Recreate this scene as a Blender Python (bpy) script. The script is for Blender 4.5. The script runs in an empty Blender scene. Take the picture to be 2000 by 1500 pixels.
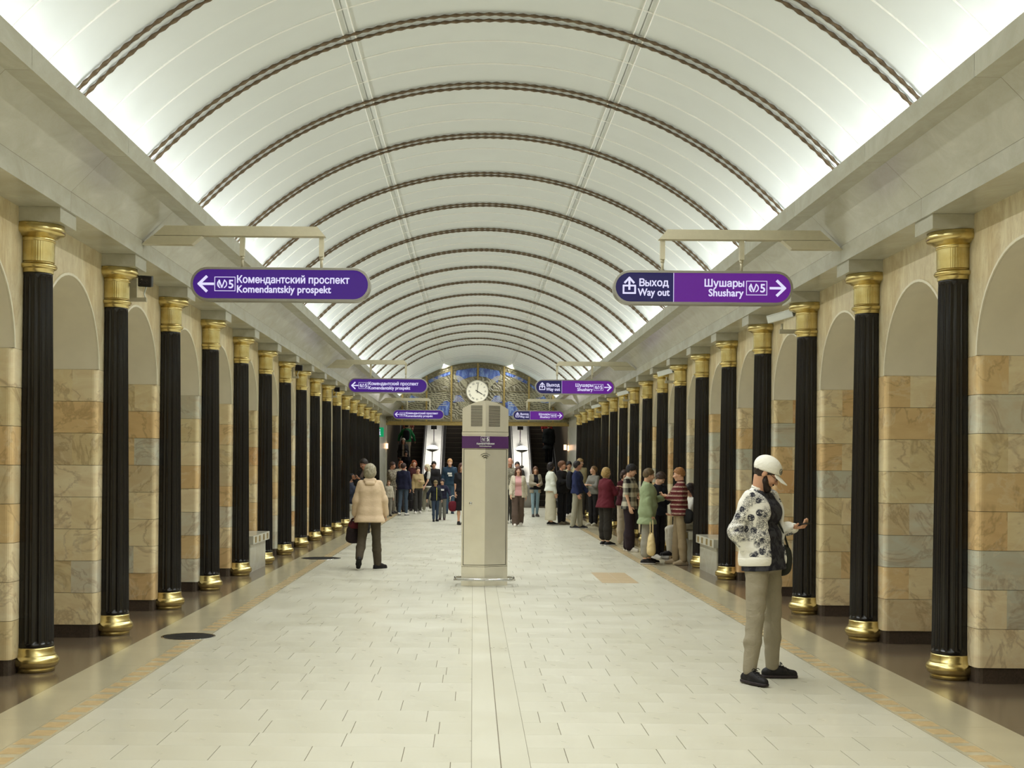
import bpy, math, random
import numpy as np
from mathutils import Matrix, Vector
PI = math.pi
R = math.radians
rng = random.Random(7)
C = bpy.context.scene.collection
sc = bpy.context.scene

# ------------------------------------------------------------------ camera
CAMH = 1.68
cam_d = bpy.data.cameras.new('camera'); cam = bpy.data.objects.new('camera', cam_d); C.objects.link(cam)
cam_d.sensor_width = 36.0; cam_d.lens = 36.0 * 2450 / 2000
cam_d.shift_x = (1000 - 924) / 2000; cam_d.shift_y = (910.5 - 750) / 2000
cam_d.clip_start = 0.05; cam_d.clip_end = 300
cam.matrix_world = Matrix.Translation((-0.17, 0, CAMH)) @ Matrix.Rotation(R(90), 4, 'X') @ Matrix.Rotation(R(0.45), 4, 'Z')
sc.camera = cam

# ------------------------------------------------------------------ world, exposure
w = bpy.data.worlds.new('world'); sc.world = w; w.use_nodes = True
w.node_tree.nodes['Background'].inputs[0].default_value = (1.0, 0.94, 0.82, 1)
w.node_tree.nodes['Background'].inputs[1].default_value = 0.05
sc.view_settings.view_transform = 'Standard'; sc.view_settings.look = 'None'
sc.view_settings.gamma = 1; sc.view_settings.use_curve_mapping = False
sc.view_settings.exposure = 0.09
sc.cycles.max_bounces = 8; sc.cycles.diffuse_bounces = 5; sc.cycles.glossy_bounces = 3
sc.cycles.sample_clamp_indirect = 4.0; sc.cycles.caustics_reflective = False; sc.cycles.caustics_refractive = False
sc.cycles.use_denoising = True

# hall dimensions (metres; X across, Y along the hall, camera near Y = 0)
COLX = 3.71; WALLX = 3.79; S = 2.217; Y0 = 10.15; NCOL = 17; YEND = 52.0; YNEAR = -4.0
def coly(i): return Y0 + S * i
VR = 4.70; VTOP = 6.13; VZ = VTOP - VR
def vault(a, r=0.0):               # a = angle from the crown, r = offset inwards
    return (VR - r) * math.sin(a), VZ + (VR - r) * math.cos(a)

# hall lighting: the cove lamps hidden behind both cornices
def area(name, loc, rot, sx, sy, power, col=(1, 1, 1)):
    l = bpy.data.lights.new(name, 'AREA'); l.shape = 'RECTANGLE'; l.size = sx; l.size_y = sy
    l.energy = power; l.color = col
    o = bpy.data.objects.new(name, l); C.objects.link(o); o.location = loc; o.rotation_euler = rot
    return o
COVE_W = 8.0
for s in (-1, 1):
    y = 1.0 - 4 * S
    while y < YEND - 0.6:
        for q in range(3):
            o = area('cove_lamp', (s * 3.54, y + S / 6 + q * S / 3, 4.24), (0, R(180 + s * 2), 0), 0.10, 0.16, COVE_W, (0.97, 1.0, 1.0))
            o.data.spread = R(160)
        y += S
# added fill lights along the vault's double seams, to brighten the floor
FILL_W = 31.0
SOFF = (Y0 + S * 50 + 3) % S    # fill strips sit between the rope ribs
for s in (-1, 1):
    x, z = vault(s * math.asin(1.42 / VR), .016)
    for k in range(25):
        o = area('vault_fill_strip', (x, -3 + S * (k + .5) + SOFF, z), (0, s * R(24), 0), 0.014, S - .42, FILL_W, (0.99, 1.0, 0.98)); o.data.spread = R(125)

# ------------------------------------------------------------------ mesh helpers
class MB:
    def __init__(s): s.v = []; s.f = []; s.m = []; s.sm = []
    def add(s, vs, fs, mat=0, smooth=False):
        n = len(s.v); s.v += [tuple(p) for p in vs]
        for f in fs: s.f.append([i + n for i in f]); s.m.append(mat); s.sm.append(smooth)
        return s
    def box(s, x0, x1, y0, y1, z0, z1, mat=0):
        v = [(x, y, z) for z in (z0, z1) for y in (y0, y1) for x in (x0, x1)]
        return s.add(v, [(0, 2, 3, 1), (4, 5, 7, 6), (0, 1, 5, 4), (2, 6, 7, 3), (0, 4, 6, 2), (1, 3, 7, 5)], mat)
    def obox(s, M, hx, hy, hz, mat=0):
        v = [M @ Vector((x, y, z)) for z in (-hz, hz) for y in (-hy, hy) for x in (-hx, hx)]
        return s.add(v, [(0, 2, 3, 1), (4, 5, 7, 6), (0, 1, 5, 4), (2, 6, 7, 3), (0, 4, 6, 2), (1, 3, 7, 5)], mat)
    def prism(s, pts, a, b, axis='z', mat=0, smooth=False):   # closed polygon swept between a and b
        n = len(pts)
        def P(p, t): return (p[0], p[1], t) if axis == 'z' else ((p[0], t, p[1]) if axis == 'y' else (t, p[0], p[1]))
        v = [P(p, a) for p in pts] + [P(p, b) for p in pts]
        s.add(v, [tuple(range(n))[::-1], tuple(range(n, 2 * n))], mat)
        n0 = len(s.v) - 2 * n
        for i in range(n):
            j = (i + 1) % n
            s.f.append([n0 + i, n0 + j, n0 + n + j, n0 + n + i]); s.m.append(mat); s.sm.append(smooth)
        return s
    def sheet(s, pts, a, b, axis='y', mat=0, smooth=False):   # open profile swept
        n = len(pts)
        def P(p, t): return (p[0], p[1], t) if axis == 'z' else ((p[0], t, p[1]) if axis == 'y' else (t, p[0], p[1]))
        v = [P(p, a) for p in pts] + [P(p, b) for p in pts]
        return s.add(v, [(i, i + 1, n + i + 1, n + i) for i in range(n - 1)], mat, smooth)
    def lathe(s, prof, n=24, c=(0, 0, 0), mat=0, caps=True, smooth=True, rf=None):
        v = []
        for (r, z) in prof:
            for k in range(n):
                a = 2 * PI * k / n; rr = rf(r, z, a) if rf else r
                v.append((c[0] + rr * math.cos(a), c[1] + rr * math.sin(a), c[2] + z))
        f = [(i * n + k, i * n + (k + 1) % n, (i + 1) * n + (k + 1) % n, (i + 1) * n + k) for i in range(len(prof) - 1) for k in range(n)]
        s.add(v, f, mat, smooth)
        if caps:
            n0 = len(s.v) - len(v)
            s.f.append([n0 + k for k in range(n)][::-1]); s.m.append(mat); s.sm.append(False)
            s.f.append([n0 + (len(prof) - 1) * n + k for k in range(n)]); s.m.append(mat); s.sm.append(False)
        return s
    def tube(s, pts, r, n=8, mat=0, smooth=True, twist=0.0, ell=1.0, caps=True):
        pts = [Vector(p) for p in pts]; v = []; up = Vector((0, 1, 0)) if abs((pts[-1] - pts[0]).normalized().y) < .9 else Vector((0, 0, 1))
        acc = 0
        for i, p in enumerate(pts):
            t = (pts[min(i + 1, len(pts) - 1)] - pts[max(i - 1, 0)]).normalized()
            a = t.cross(up).normalized(); b = a.cross(t)
            rr = r[i] if isinstance(r, (list, tuple)) else r
            if i: acc += (pts[i] - pts[i - 1]).length * twist
            for k in range(n):
                th = 2 * PI * k / n; ex, ey = math.cos(th) * rr, math.sin(th) * rr * ell
                ca, sa = math.cos(acc), math.sin(acc)
                v.append(p + a * (ex * ca - ey * sa) + b * (ex * sa + ey * ca))
        f = [(i * n + k, i * n + (k + 1) % n, (i + 1) * n + (k + 1) % n, (i + 1) * n + k) for i in range(len(pts) - 1) for k in range(n)]
        s.add(v, f, mat, smooth)
        if caps:
            n0 = len(s.v) - len(v)
            s.f.append([n0 + k for k in range(n)][::-1]); s.m.append(mat); s.sm.append(False)
            s.f.append([n0 + (len(pts) - 1) * n + k for k in range(n)]); s.m.append(mat); s.sm.append(False)
        return s
    def ribbon(s, pts, w, z, d=0.002, mat=0, closed=False):   # flat stroke in X-Z with depth along -Y from y = z
        pts = [Vector((p[0], p[1])) for p in pts]; n = len(pts)
        for i in range(n if closed else n - 1):
            a, b = pts[i], pts[(i + 1) % n]; t = (b - a)
            if t.length < 1e-9: continue
            t = t.normalized(); m = Vector((-t.y, t.x)) * w / 2; e = t * (w * .35)
            q = [a - e - m, b + e - m, b + e + m, a - e + m]
            s.prism([(p.x, p.y) for p in q], z, z - d, 'y', mat)
        return s
    def mesh(s, name, mats):
        me = bpy.data.meshes.new(name); me.from_pydata(s.v, [], s.f)
        for m in (mats if isinstance(mats, (list, tuple)) else [mats]): me.materials.append(m)
        me.polygons.foreach_set('material_index', s.m); me.polygons.foreach_set('use_smooth', s.sm)
        me.validate(); me.update()
        return me
    def build(s, name, mats, parent=None, loc=(0, 0, 0)):
        return put(name, s.mesh(name, mats), parent, loc)
def put(name, me, parent=None, loc=(0, 0, 0), rot=None):
    o = bpy.data.objects.new(name, me); C.objects.link(o)
    o.location = loc
    if rot: o.rotation_euler = rot
    if parent: o.parent = parent
    return o
def empty(name, loc=(0, 0, 0), rz=0.0, parent=None):
    o = bpy.data.objects.new(name, None); C.objects.link(o); o.location = loc; o.rotation_euler = (0, 0, rz)
    o.empty_display_size = 0.1
    if parent: o.parent = parent
    return o
def tag(o, label=None, cat=None, group=None, kind=None):
    if label: o['label'] = label
    if cat: o['category'] = cat
    if group: o['group'] = group
    if kind: o['kind'] = kind
    return o
def dup(root, loc=None, rz=None, label=None):
    def cp(o, parent):
        c = o.copy(); C.objects.link(c); c.parent = parent
        for ch in list(o.children): cp(ch, c)
        return c
    r = cp(root, None)
    if loc is not None: r.location = loc
    if rz is not None: r.rotation_euler = (0, 0, rz)
    if label: r['label'] = label
    return r
def bevel(o, wdt=0.004, seg=2):
    m = o.modifiers.new('bevel', 'BEVEL'); m.width = wdt; m.segments = seg; m.limit_method = 'ANGLE'; m.angle_limit = R(40)
    return o

# ------------------------------------------------------------------ materials
def srgb(r, g=None, b=None):
    if g is None: r, g, b = r
    f = lambda c: (c / 255 / 12.92) if c / 255 <= .04045 else ((c / 255 + .055) / 1.055) ** 2.4
    return (f(r), f(g), f(b), 1)
class NT:
    def __init__(s, name):
        s.m = bpy.data.materials.new(name); s.m.use_nodes = True; s.t = s.m.node_tree; s.b = s.t.nodes['Principled BSDF']
    def n(s, typ, **kw):
        nd = s.t.nodes.new(typ)
        for k, v in kw.items():
            if isinstance(v, bpy.types.NodeSocket): s.t.links.new(v, nd.inputs[k.replace('_', ' ')])
            elif hasattr(nd, k) and not k[0].isupper(): setattr(nd, k, v)
            else: nd.inputs[k.replace('_', ' ')].default_value = v
        return nd
    def link(s, a, b): s.t.links.new(a, b)
    def ramp(s, fac, stops, interp='LINEAR'):
        nd = s.t.nodes.new('ShaderNodeValToRGB'); s.link(fac, nd.inputs[0]); e = nd.color_ramp; e.interpolation = interp
        while len(e.elements) > 1: e.elements.remove(e.elements[0])
        e.elements[0].position = stops[0][0]; e.elements[0].color = stops[0][1]
        for p, c in stops[1:]: x = e.elements.new(p); x.color = c
        return nd.outputs[0]
    def mix(s, fac, a, b, mode='MIX'):
        nd = s.t.nodes.new('ShaderNodeMix'); nd.data_type = 'RGBA'; nd.blend_type = mode
        for sock, v in ((nd.inputs[0], fac), (nd.inputs[6], a), (nd.inputs[7], b)):
            if isinstance(v, bpy.types.NodeSocket): s.link(v, sock)
            else: sock.default_value = v
        return nd.outputs[2]
    def math(s, op, a, b=None, c=None):
        nd = s.t.nodes.new('ShaderNodeMath'); nd.operation = op
        for i, v in enumerate((a, b, c)):
            if v is None: continue
            if isinstance(v, bpy.types.NodeSocket): s.link(v, nd.inputs[i])
            else: nd.inputs[i].default_value = v
        return nd.outputs[0]
    def coord(s, kind='Object', scale=(1, 1, 1), rnd=False):
        tc = s.t.nodes.new('ShaderNodeTexCoord'); mp = s.t.nodes.new('ShaderNodeMapping'); mp.inputs['Scale'].default_value = scale
        s.link(tc.outputs[kind], mp.inputs['Vector'])
        if rnd: s.link(s.t.nodes.new('ShaderNodeCombineXYZ').outputs[0], mp.inputs['Location'])
        return mp.outputs[0]
    def noise(s, vec, scale, detail=3, rough=.5, dist=0.0):
        nd = s.t.nodes.new('ShaderNodeTexNoise'); s.link(vec, nd.inputs['Vector']); nd.inputs['Scale'].default_value = scale
        nd.inputs['Detail'].default_value = detail; nd.inputs['Roughness'].default_value = rough; nd.inputs['Distortion'].default_value = dist
        return nd.outputs['Fac']
    def bump(s, h, strength=.2, dist=.01):
        nd = s.t.nodes.new('ShaderNodeBump'); s.link(h, nd.inputs['Height']); nd.inputs['Strength'].default_value = strength; nd.inputs['Distance'].default_value = dist
        s.link(nd.outputs[0], s.b.inputs['Normal'])
    def rnd(s):        # a random number per object and per loose piece
        oi = s.t.nodes.new('ShaderNodeObjectInfo'); ge = s.t.nodes.new('ShaderNodeNewGeometry')
        return s.math('FRACT', s.math('ADD', oi.outputs['Random'], ge.outputs['Random Per Island']))
    def set(s, col=None, rough=None, metal=None, spec=None, coat=None):
        if col is not None:
            if isinstance(col, bpy.types.NodeSocket): s.link(col, s.b.inputs['Base Color'])
            else: s.b.inputs['Base Color'].default_value = col
        if rough is not None:
            if isinstance(rough, bpy.types.NodeSocket): s.link(rough, s.b.inputs['Roughness'])
            else: s.b.inputs['Roughness'].default_value = rough
        if metal is not None: s.b.inputs['Metallic'].default_value = metal
        if spec is not None: s.b.inputs['Specular IOR Level'].default_value = spec
        if coat is not None: s.b.inputs['Coat Weight'].default_value = coat; s.b.inputs['Coat Roughness'].default_value = .08
        return s
def simple(name, col, rough=.5, metal=0, var=.12, scale=30, bump=0.0, spec=.5):
    t = NT(name); v = t.coord(); n = t.noise(v, scale, 3)
    dark = tuple(c * (1 - var) for c in col[:3]) + (1,); lite = tuple(min(1, c * (1 + var)) for c in col[:3]) + (1,)
    t.set(t.ramp(n, [(.3, dark), (.7, lite)]), rough, metal, spec)
    if bump: t.bump(n, bump, .01)
    return t.m
def emit(name, col, strength):
    t = NT(name); t.set((0, 0, 0, 1), .4); t.b.inputs['Emission Color'].default_value = col; t.b.inputs['Emission Strength'].default_value = strength
    return t.m

def m_marble_blocks():
    t = NT('marble_blocks'); r = t.rnd(); tc = t.t.nodes.new('ShaderNodeTexCoord')
    off = t.n('ShaderNodeCombineXYZ', X=t.math('MULTIPLY', r, 37.0), Y=t.math('MULTIPLY', r, 91.0), Z=t.math('MULTIPLY', r, 53.0))
    ad = t.t.nodes.new('ShaderNodeVectorMath'); ad.operation = 'ADD'; t.link(tc.outputs['Object'], ad.inputs[0]); t.link(off.outputs[0], ad.inputs[1])
    v = ad.outputs[0]
    base = t.ramp(r, [(0, srgb(237, 222, 181)), (.13, srgb(224, 209, 166)), (.26, srgb(228, 201, 151)), (.35, srgb(205, 207, 190)), (.46, srgb(241, 228, 192)), (.58, srgb(226, 196, 145)), (.68, srgb(218, 216, 196)), (.8, srgb(222, 181, 130)), (.88, srgb(241, 226, 186)), (.95, srgb(214, 199, 162))], 'CONSTANT')
    sv = t.t.nodes.new('ShaderNodeVectorMath'); sv.operation = 'MULTIPLY'; sv.inputs[1].default_value = (1, 1, 2.6); t.link(v, sv.inputs[0]); clouds = t.noise(sv.outputs[0], 2.6, 5, .6, 1.4)
    c1 = t.mix(t.math('MULTIPLY', t.ramp(clouds, [(.35, (0, 0, 0, 1)), (.7, (1, 1, 1, 1))]), .38), base, srgb(198, 160, 108))
    ve = t.noise(v, 1.6, 5, .6, 1.0)
    vein = t.ramp(ve, [(.47, (0, 0, 0, 1)), (.5, (1, 1, 1, 1)), (.53, (0, 0, 0, 1))])
    c2 = t.mix(t.math('MULTIPLY', vein, .38), c1, srgb(140, 106, 66))
    w2 = t.ramp(t.noise(v, 1.7, 5, .6, 3), [(.55, (0, 0, 0, 1)), (.62, (1, 1, 1, 1)), (.66, (0, 0, 0, 1))])
    c3 = t.mix(t.math('MULTIPLY', w2, .3), c2, srgb(240, 232, 205))
    t.set(c3, .3, 0, .5); return t.m
def m_marble_cream(name='cream_marble', tint=(220, 208, 176), d=(196, 178, 138), stretch=(1, 1, 1), amount=.6, rough=.25):
    t = NT(name); v = t.coord('Object', stretch); n = t.noise(v, 2.6, 6, .6, 1.5)
    c = t.ramp(n, [(.3, srgb(d)), (.55, srgb(tint)), (.8, srgb(tuple(min(255, x + 14) for x in tint)))])
    n2 = t.noise(v, 5, 5, .6, 2.5)
    vein = t.ramp(n2, [(.46, (0, 0, 0, 1)), (.5, (1, 1, 1, 1)), (.54, (0, 0, 0, 1))])
    t.set(t.mix(t.math('MULTIPLY', vein, .3 * amount), c, srgb(170, 146, 104)), rough, 0, .5); return t.m
def m_granite(name, a, b, rough=.2, scale=60):
    t = NT(name); v = t.coord(); n = t.noise(v, scale, 4, .7); n2 = t.noise(v, 1.1, 3)
    c = t.mix(.5, t.ramp(n, [(.35, srgb(a)), (.65, srgb(b))]), t.ramp(n2, [(.3, srgb(a)), (.7, srgb(b))]))
    t.set(c, rough, 0, .5); return t.m
def m_floor():
    t = NT('pale_floor_stone'); r = t.rnd(); v = t.coord('Object')
    n = t.noise(v, 1.4, 5, .6, .5); n2 = t.noise(v, 45, 3, .6)
    c = t.mix(.35, t.ramp(r, [(0, srgb(196, 194, 176)), (1, srgb(206, 204, 188))]), t.ramp(n, [(.3, srgb(190, 186, 166)), (.7, srgb(208, 208, 194))]))
    c = t.mix(t.math('MULTIPLY', n2, .12), c, srgb(160, 150, 120))
    t.set(c, t.ramp(n, [(.3, (.26, .26, .26, 1)), (.7, (.38, .38, .38, 1))]), 0, .45); return t.m
def m_brass():
    t = NT('polished_brass'); v = t.coord(); n = t.noise(v, 9, 4, .6)
    t.set(t.ramp(n, [(.35, srgb(204, 182, 116)), (.7, srgb(224, 208, 150))]), .27, 1.0); return t.m
M = {}
M['blocks'] = m_marble_blocks()
M['spandrel'] = m_marble_cream('streaked_wall_marble', (226, 214, 180), (200, 180, 138), (1, 1.6, .45), .9, .28)
M['cornice'] = m_marble_cream('pale_cornice_marble', (188, 187, 172), (178, 176, 158), (1, .6, 1), .25, .22)
M['plaster'] = simple('grey_plaster', srgb(234, 227, 206), .6, 0, .03, 6)
M['grout'] = simple('dark_grout', srgb(110, 98, 74), .8)
M['floor'] = m_floor()
M['floor_joint'] = simple('floor_joint', srgb(118, 110, 92), .8)
M['granite'] = m_granite('brown_granite', (92, 80, 66), (116, 102, 84), .16)
M['plinth'] = m_granite('dark_plinth_granite', (52, 44, 38), (88, 76, 66), .3)
M['brass'] = m_brass()
M['black'] = simple('black_column_stone', srgb(17, 15, 16), .22, 0, .12, 5)
M['vault'] = simple('white_vault_panel', srgb(224, 229, 226), .36, 0, .015, 3)
M['seam'] = simple('white_seam', srgb(250, 250, 244), .3, 0, .02)
M['bronze'] = simple('bronze_rope', srgb(112, 96, 76), .38, .6, .2, 20)
M['trimwhite'] = simple('white_trim', srgb(236, 230, 208), .35, 0, .03)
M['steel'] = simple('brushed_steel', srgb(238, 234, 218), .27, .62, .04, 4)
M['chrome'] = simple('chrome', srgb(215, 215, 215), .12, 1, .02)
M['grey'] = simple('grey_frame', srgb(160, 158, 148), .35, .4, .03)
M['beigemetal'] = simple('beige_metal', srgb(205, 198, 172), .35, .1, .03)
M['dark'] = simple('black_plastic', srgb(20, 20, 22), .35, 0, .1)
M['white'] = simple('white_plastic', srgb(228, 232, 226), .35, 0, .02)
M['gold'] = simple('gold_mullion', srgb(166, 144, 88), .35, .6, .15)
M['purple_band'] = simple('purple_band', srgb(78, 40, 92), .4, 0, .03)
M['rubber'] = simple('black_rubber', srgb(18, 17, 17), .55, 0, .2)
M['stepmetal'] = simple('dark_escalator_step', srgb(62, 56, 50), .5, .3, .2, 40)
M['tunnel'] = simple('escalator_shaft_wall', srgb(120, 108, 88), .6)
M['inlay'] = m_marble_cream('tan_inlay_marble', (198, 176, 134), (178, 152, 108), (3, 3, 3), 1.0, .3)
M['print'] = emit('lit_white_print', srgb(225, 222, 250), 0.95)
M['sign_violet'] = emit('lit_violet_face', srgb(70, 22, 136), .72)
M['sign_purple'] = emit('lit_purple_face', srgb(104, 28, 148), .75)
M['sign_navy'] = emit('lit_navy_face', srgb(34, 28, 90), .72)
M['sign_green'] = emit('lit_green_face', srgb(10, 150, 92), .9)
M['lamp'] = emit('lamp_glass', (1, .97, .9, 1), 9.0)
M['lampwarm'] = emit('warm_lamp_glass', (1, .55, .3, 1), 3.0)

# ------------------------------------------------------------------ floor
def struct(name, kind='structure', loc=(0, 0, 0)):
    return tag(empty(name, loc), kind=kind)
floor = MB().box(-6.2, 6.2, YNEAR, YEND + 2.2, -.2, -.004).build('floor', M['floor_joint']); tag(floor, kind='structure')
TW, TD = .55, .372; YT0 = 6.0
def tile_row(k):
    y0 = YT0 + k * TD; sh = [0, .19, .37, .1, .28, .46][k % 6]; out = []
    for side in (-1, 1):
        x = .165
        first = (sh + (.12 if side > 0 else .3)) % TW or TW
        if first < .1: first += .2
        xs = [x, x + first]
        while xs[-1] < 2.74: xs.append(min(xs[-1] + TW, 2.74))
        if xs[-1] - xs[-2] < .12: xs.pop(-2)
        for a, b in zip(xs[:-1], xs[1:]):
            out.append((a, b, y0) if side > 0 else (-b, -a, y0))
    return out
tmesh = {}
def tile_mesh(wd):
    k = round(wd, 3)
    if k not in tmesh:
        tmesh[k] = MB().box(.0024, wd - .0024, .0006, TD - .0006, -.004, 0).mesh('floor_tile', M['floor'])
    return tmesh[k]
for k in range(0, 18):
    for a, b, y in tile_row(k): put('floor_tile', tile_mesh(b - a), floor, (a, y, 0))
far = MB()
for k in range(-28, 125):
    if 0 <= k < 18: continue
    for a, b, y in tile_row(k): 
        if y + TD <= YEND + 1: far.box(a + .0024, b - .0024, y + .0006, y + TD - .0006, -.004, 0)
tag(far.build('floor_tile', M['floor'], floor), kind='stuff')
for s in (-1, 1):
    MB().box(min(s * .0032, s * .1646), max(s * .0032, s * .1646), YNEAR, 17.6, -.004, .0002).build('centre_strip', M['floor'], floor)
    MB().box(min(s * .0015, s * .1646), max(s * .0015, s * .1646), 17.6, YEND + 1, -.004, .0002).build('centre_strip', M['floor'], floor)
# polished border, inlaid stones and dark granite strip
M['border'] = simple('polished_border_stone', srgb(186, 178, 150), .2, 0, .05, 2)
for s in (-1, 1):
    y = YNEAR; k = 0
    while y < YEND + 1:
        a, b = sorted((s * 2.915, s * 3.32)); MB().box(a, b, y + .001, min(y + 1.1085, YEND + 1) - .001, -.004, 0).build('border_slab', M['border'], floor)
        a, b = sorted((s * 2.742, s * 2.913)); MB().box(a, b, y + .0005, min(y + 1.1085, YEND + 1) - .0005, -.004, -.0004).build('border_slab', M['border'], floor)
        a, b = sorted((s * 3.321, s * 5.3)); MB().box(a, b, y + .001, min(y + 1.1085, YEND + 1) - .001, -.004, 0).build('granite_slab', M['granite'], floor)
        y += 1.1085
    ime = MB().box(-.068, .068, .0, .16, -.004, .0006).mesh('inlay_stone', M['inlay'])
    y = 5.5; st = MB(); n = 0
    while y < 50:
        if not (abs(y - 12.3) < .35 and s < 0):
            if n < 110: put('inlay_stone', ime, floor, (s * 2.83 + rng.uniform(-.006, .006), y, 0))
            else: st.box(s * 2.83 - .068, s * 2.83 + .068, y, y + .16, -.004, .0006)
        y += .247; n += 1
    tag(st.build('inlay_stone', M['inlay'], floor), kind='stuff')
# tactile patch by the right hand queue
M['patch'] = simple('brown_patch_stone', srgb(178, 158, 124), .45, 0, .1, 30)
for i in range(2):
    for j in range(4): MB().box(1.72 + i * .27, 1.985 + i * .27, 18.2 + j * .45, 18.64 + j * .45, -.004, .0008).build('patch_tile', M['patch'], floor)
def manhole(x, y, r, label):
    o = empty('manhole_cover', (x, y, 0))
    MB().lathe([(r, -.003), (r, .002), (r - .02, .002), (r - .025, .0012)], 40).build('rim', M['chrome'], o)
    b = MB(); b.lathe([(r - .024, -.003), (r - .024, .0022)], 40, smooth=False)
    for i in range(-4, 5):
        L = math.sqrt(max(0, (r - .04) ** 2 - (i * r / 5.2) ** 2)); b.box(-L, L, i * r / 5.2 - .008, i * r / 5.2 + .008, .0022, .0038)
    b.build('lid', M['rubber'], o)
    tag(o, label, 'manhole cover')
manhole(-2.93, 12.22, .26, 'round dark manhole cover in the left floor border, the nearest one')
manhole(-2.9, 22.6, .36, 'round dark manhole cover in the left floor border, farther off')

# ------------------------------------------------------------------ walls with arches
SPR = 2.583; OH = .808; ARY = .775; PH = S / 2 - OH
BLK_H = (SPR - .124) / 8
def corner_profile(wd, yd, r=.05):   # plan of the corner block, in (depth from the wall face, along the hall), corner at 0,0
    p = [(0, yd)]
    for k in range(6): a = k / 5 * PI / 2; p.append((r - r * math.cos(a), r - r * math.sin(a)))
    return p + [(wd, 0), (wd, .03), (.03, .03), (.03, yd)]
def blockmesh(s, wd, corner):
    b = MB(); g = .0018
    if corner:
        p = [(s * x, y) for x, y in corner_profile(wd, PH - .001)]
        b.prism(p if s > 0 else p[::-1], g, BLK_H - g)
    else:
        a, c = sorted((0, s * (wd - .002))); b.box(a, c, 0, .03, g, BLK_H - g)
    return b.mesh('stone_block', M['blocks'])
walls = {}
ARCHN = 24
def arch_pts(h, ry, yc):
    return [(yc - h * math.cos(PI * k / ARCHN), SPR + ry * math.sin(PI * k / ARCHN)) for k in range(ARCHN + 1)]
for s, nm in ((-1, 'wall_left'), (1, 'wall_right')):
    wl = struct(nm); walls[s] = wl
    X = s * WALLX; XB = s * 5.1
    bm = {(w_, c_): blockmesh(s, w_, c_) for w_, c_ in ((.24, True), (.48, True), (.48, False), (.60, False), (.35, False))}
    far_b = MB()
    for i in range(-1, NCOL + 1):
        yc = coly(i)
        # pier core and its dark plinth
        a, c = sorted((X + s * .03, XB))
        MB().box(a, c, yc - PH + .028, yc + PH, .0, SPR).build('pier_core', M['grout'], wl)
        pl = MB(); pp = [(X + s * x, yc - PH + y) for x, y in ((.012, PH), (.012, .05), (.03, .022), (.06, .012), (1.3, .012), (1.3, 2 * PH), (.012, 2 * PH))]
        pl.prism(pp if s > 0 else pp[::-1], 0, .122).build('plinth', M['plinth'], wl)
        for k in range(8):
            z = .124 + k * BLK_H
            lay = [(.24, True), (.48, False), (.60, False)] if k % 2 else [(.48, True), (.48, False), (.35, False)]
            x = X
            for w_, c_ in lay:
                if 0 <= i <= 7: put('stone_block', bm[(w_, c_)], wl, (x, yc - PH, z))
                else:
                    me = bm[(w_, c_)]; far_b.add([(v.co.x + x, v.co.y + yc - PH, v.co.z + z) for v in me.vertices], [tuple(p.vertices) for p in me.polygons])
                x += s * w_
            # plain block that closes the pier face behind and beyond the column
        fb = MB(); a, c = sorted((X, X + s * .03))
        for k in range(8): fb.box(a, c, yc + .002, yc + PH, .124 + k * BLK_H + .0018, .124 + (k + 1) * BLK_H - .0018)
        tag(fb.build('pier_face_stones', M['blocks'], wl), kind='stuff')
    tag(far_b.build('stone_block', M['blocks'], wl), kind='stuff')
    # arched spandrel panels, intrados, rims, back of the passage
    P = arch_pts(OH, ARY, 0)
    sp = MB(); H2 = S / 2; top = 3.712
    front = [];
    for (y, z) in P: front.append((y, z))
    def face(xx, flip):
        v = [(xx, y, z) for y, z in front] + [(xx, y if abs(y) < OH - 1e-6 else math.copysign(H2, y), top) for y, z in front]
        n = len(front); f = [(k, k + 1, n + k + 1, n + k) for k in range(n - 1)]
        sp.add(v, [q[::-1] for q in f] if flip else f)
        sp.add([(xx, -H2, SPR), (xx, -OH, SPR), (xx, -H2, top)], [(0, 1, 2)[::-1] if flip else (0, 1, 2)])
        sp.add([(xx, OH, SPR), (xx, H2, SPR), (xx, H2, top)], [(0, 1, 2)[::-1] if flip else (0, 1, 2)])
    face(0, False)
    spm = sp.mesh('arch_panel', M['spandrel'])
    im = MB().sheet([(y, z) for y, z in P], .0, s * 1.31, 'x', 0, True).mesh('arch_soffit', M['plaster'])
    P2 = arch_pts(OH + .022, ARY + .022, 0); rm = MB()
    n = len(P); v = []
    for (y, z), (y2, z2) in zip(P, P2): v += [(0, y, z), (-s * .014, y, z), (-s * .014, y2, z2), (0, y2, z2)]
    f = []
    for k in range(n - 1):
        for q in range(3): f.append((4 * k + q, 4 * k + q + 1, 4 * k + q + 5, 4 * k + q + 4))
    rm.add(v, f); rmm = rm.mesh('arch_rim', M['trimwhite'])
    for i in range(-1, NCOL):
        yc = coly(i) + S / 2
        put('arch_panel', spm, wl, (X, yc, 0)); put('arch_soffit', im, wl, (X + s * .001, yc, 0)); put('arch_rim', rmm, wl, (X, yc, 0))
        a, c = sorted((XB, XB + s * .1)); MB().box(a, c, yc - S / 2 + .01, yc + S / 2 - .01, 0, 3.45).build('passage_back', M['plaster'], wl)
    # plain wall beside and behind the camera, and from the last column to the escalators
    a, c = sorted((X, X + s * .2))
    MB().box(a, c, YNEAR, coly(-1) - PH - .01, 0, 3.712).build('plain_wall', M['spandrel'], wl)
    a, c = sorted((X, X + s * .2))
    lastw = MB().box(a, c, coly(NCOL - 1) + S, YEND, 0, 3.712).build('plain_wall', M['cornice'], wl)
    
    # cornice, three panels per bay
    cor = tag(empty('trim_1' if s < 0 else 'trim_2'), kind='structure')
    def cp(pts, name, th=.03):
        return MB().sheet([(s * x, z) for x, z in pts], .002, S - .002, 'y').mesh(name, M['cornice'])
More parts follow.
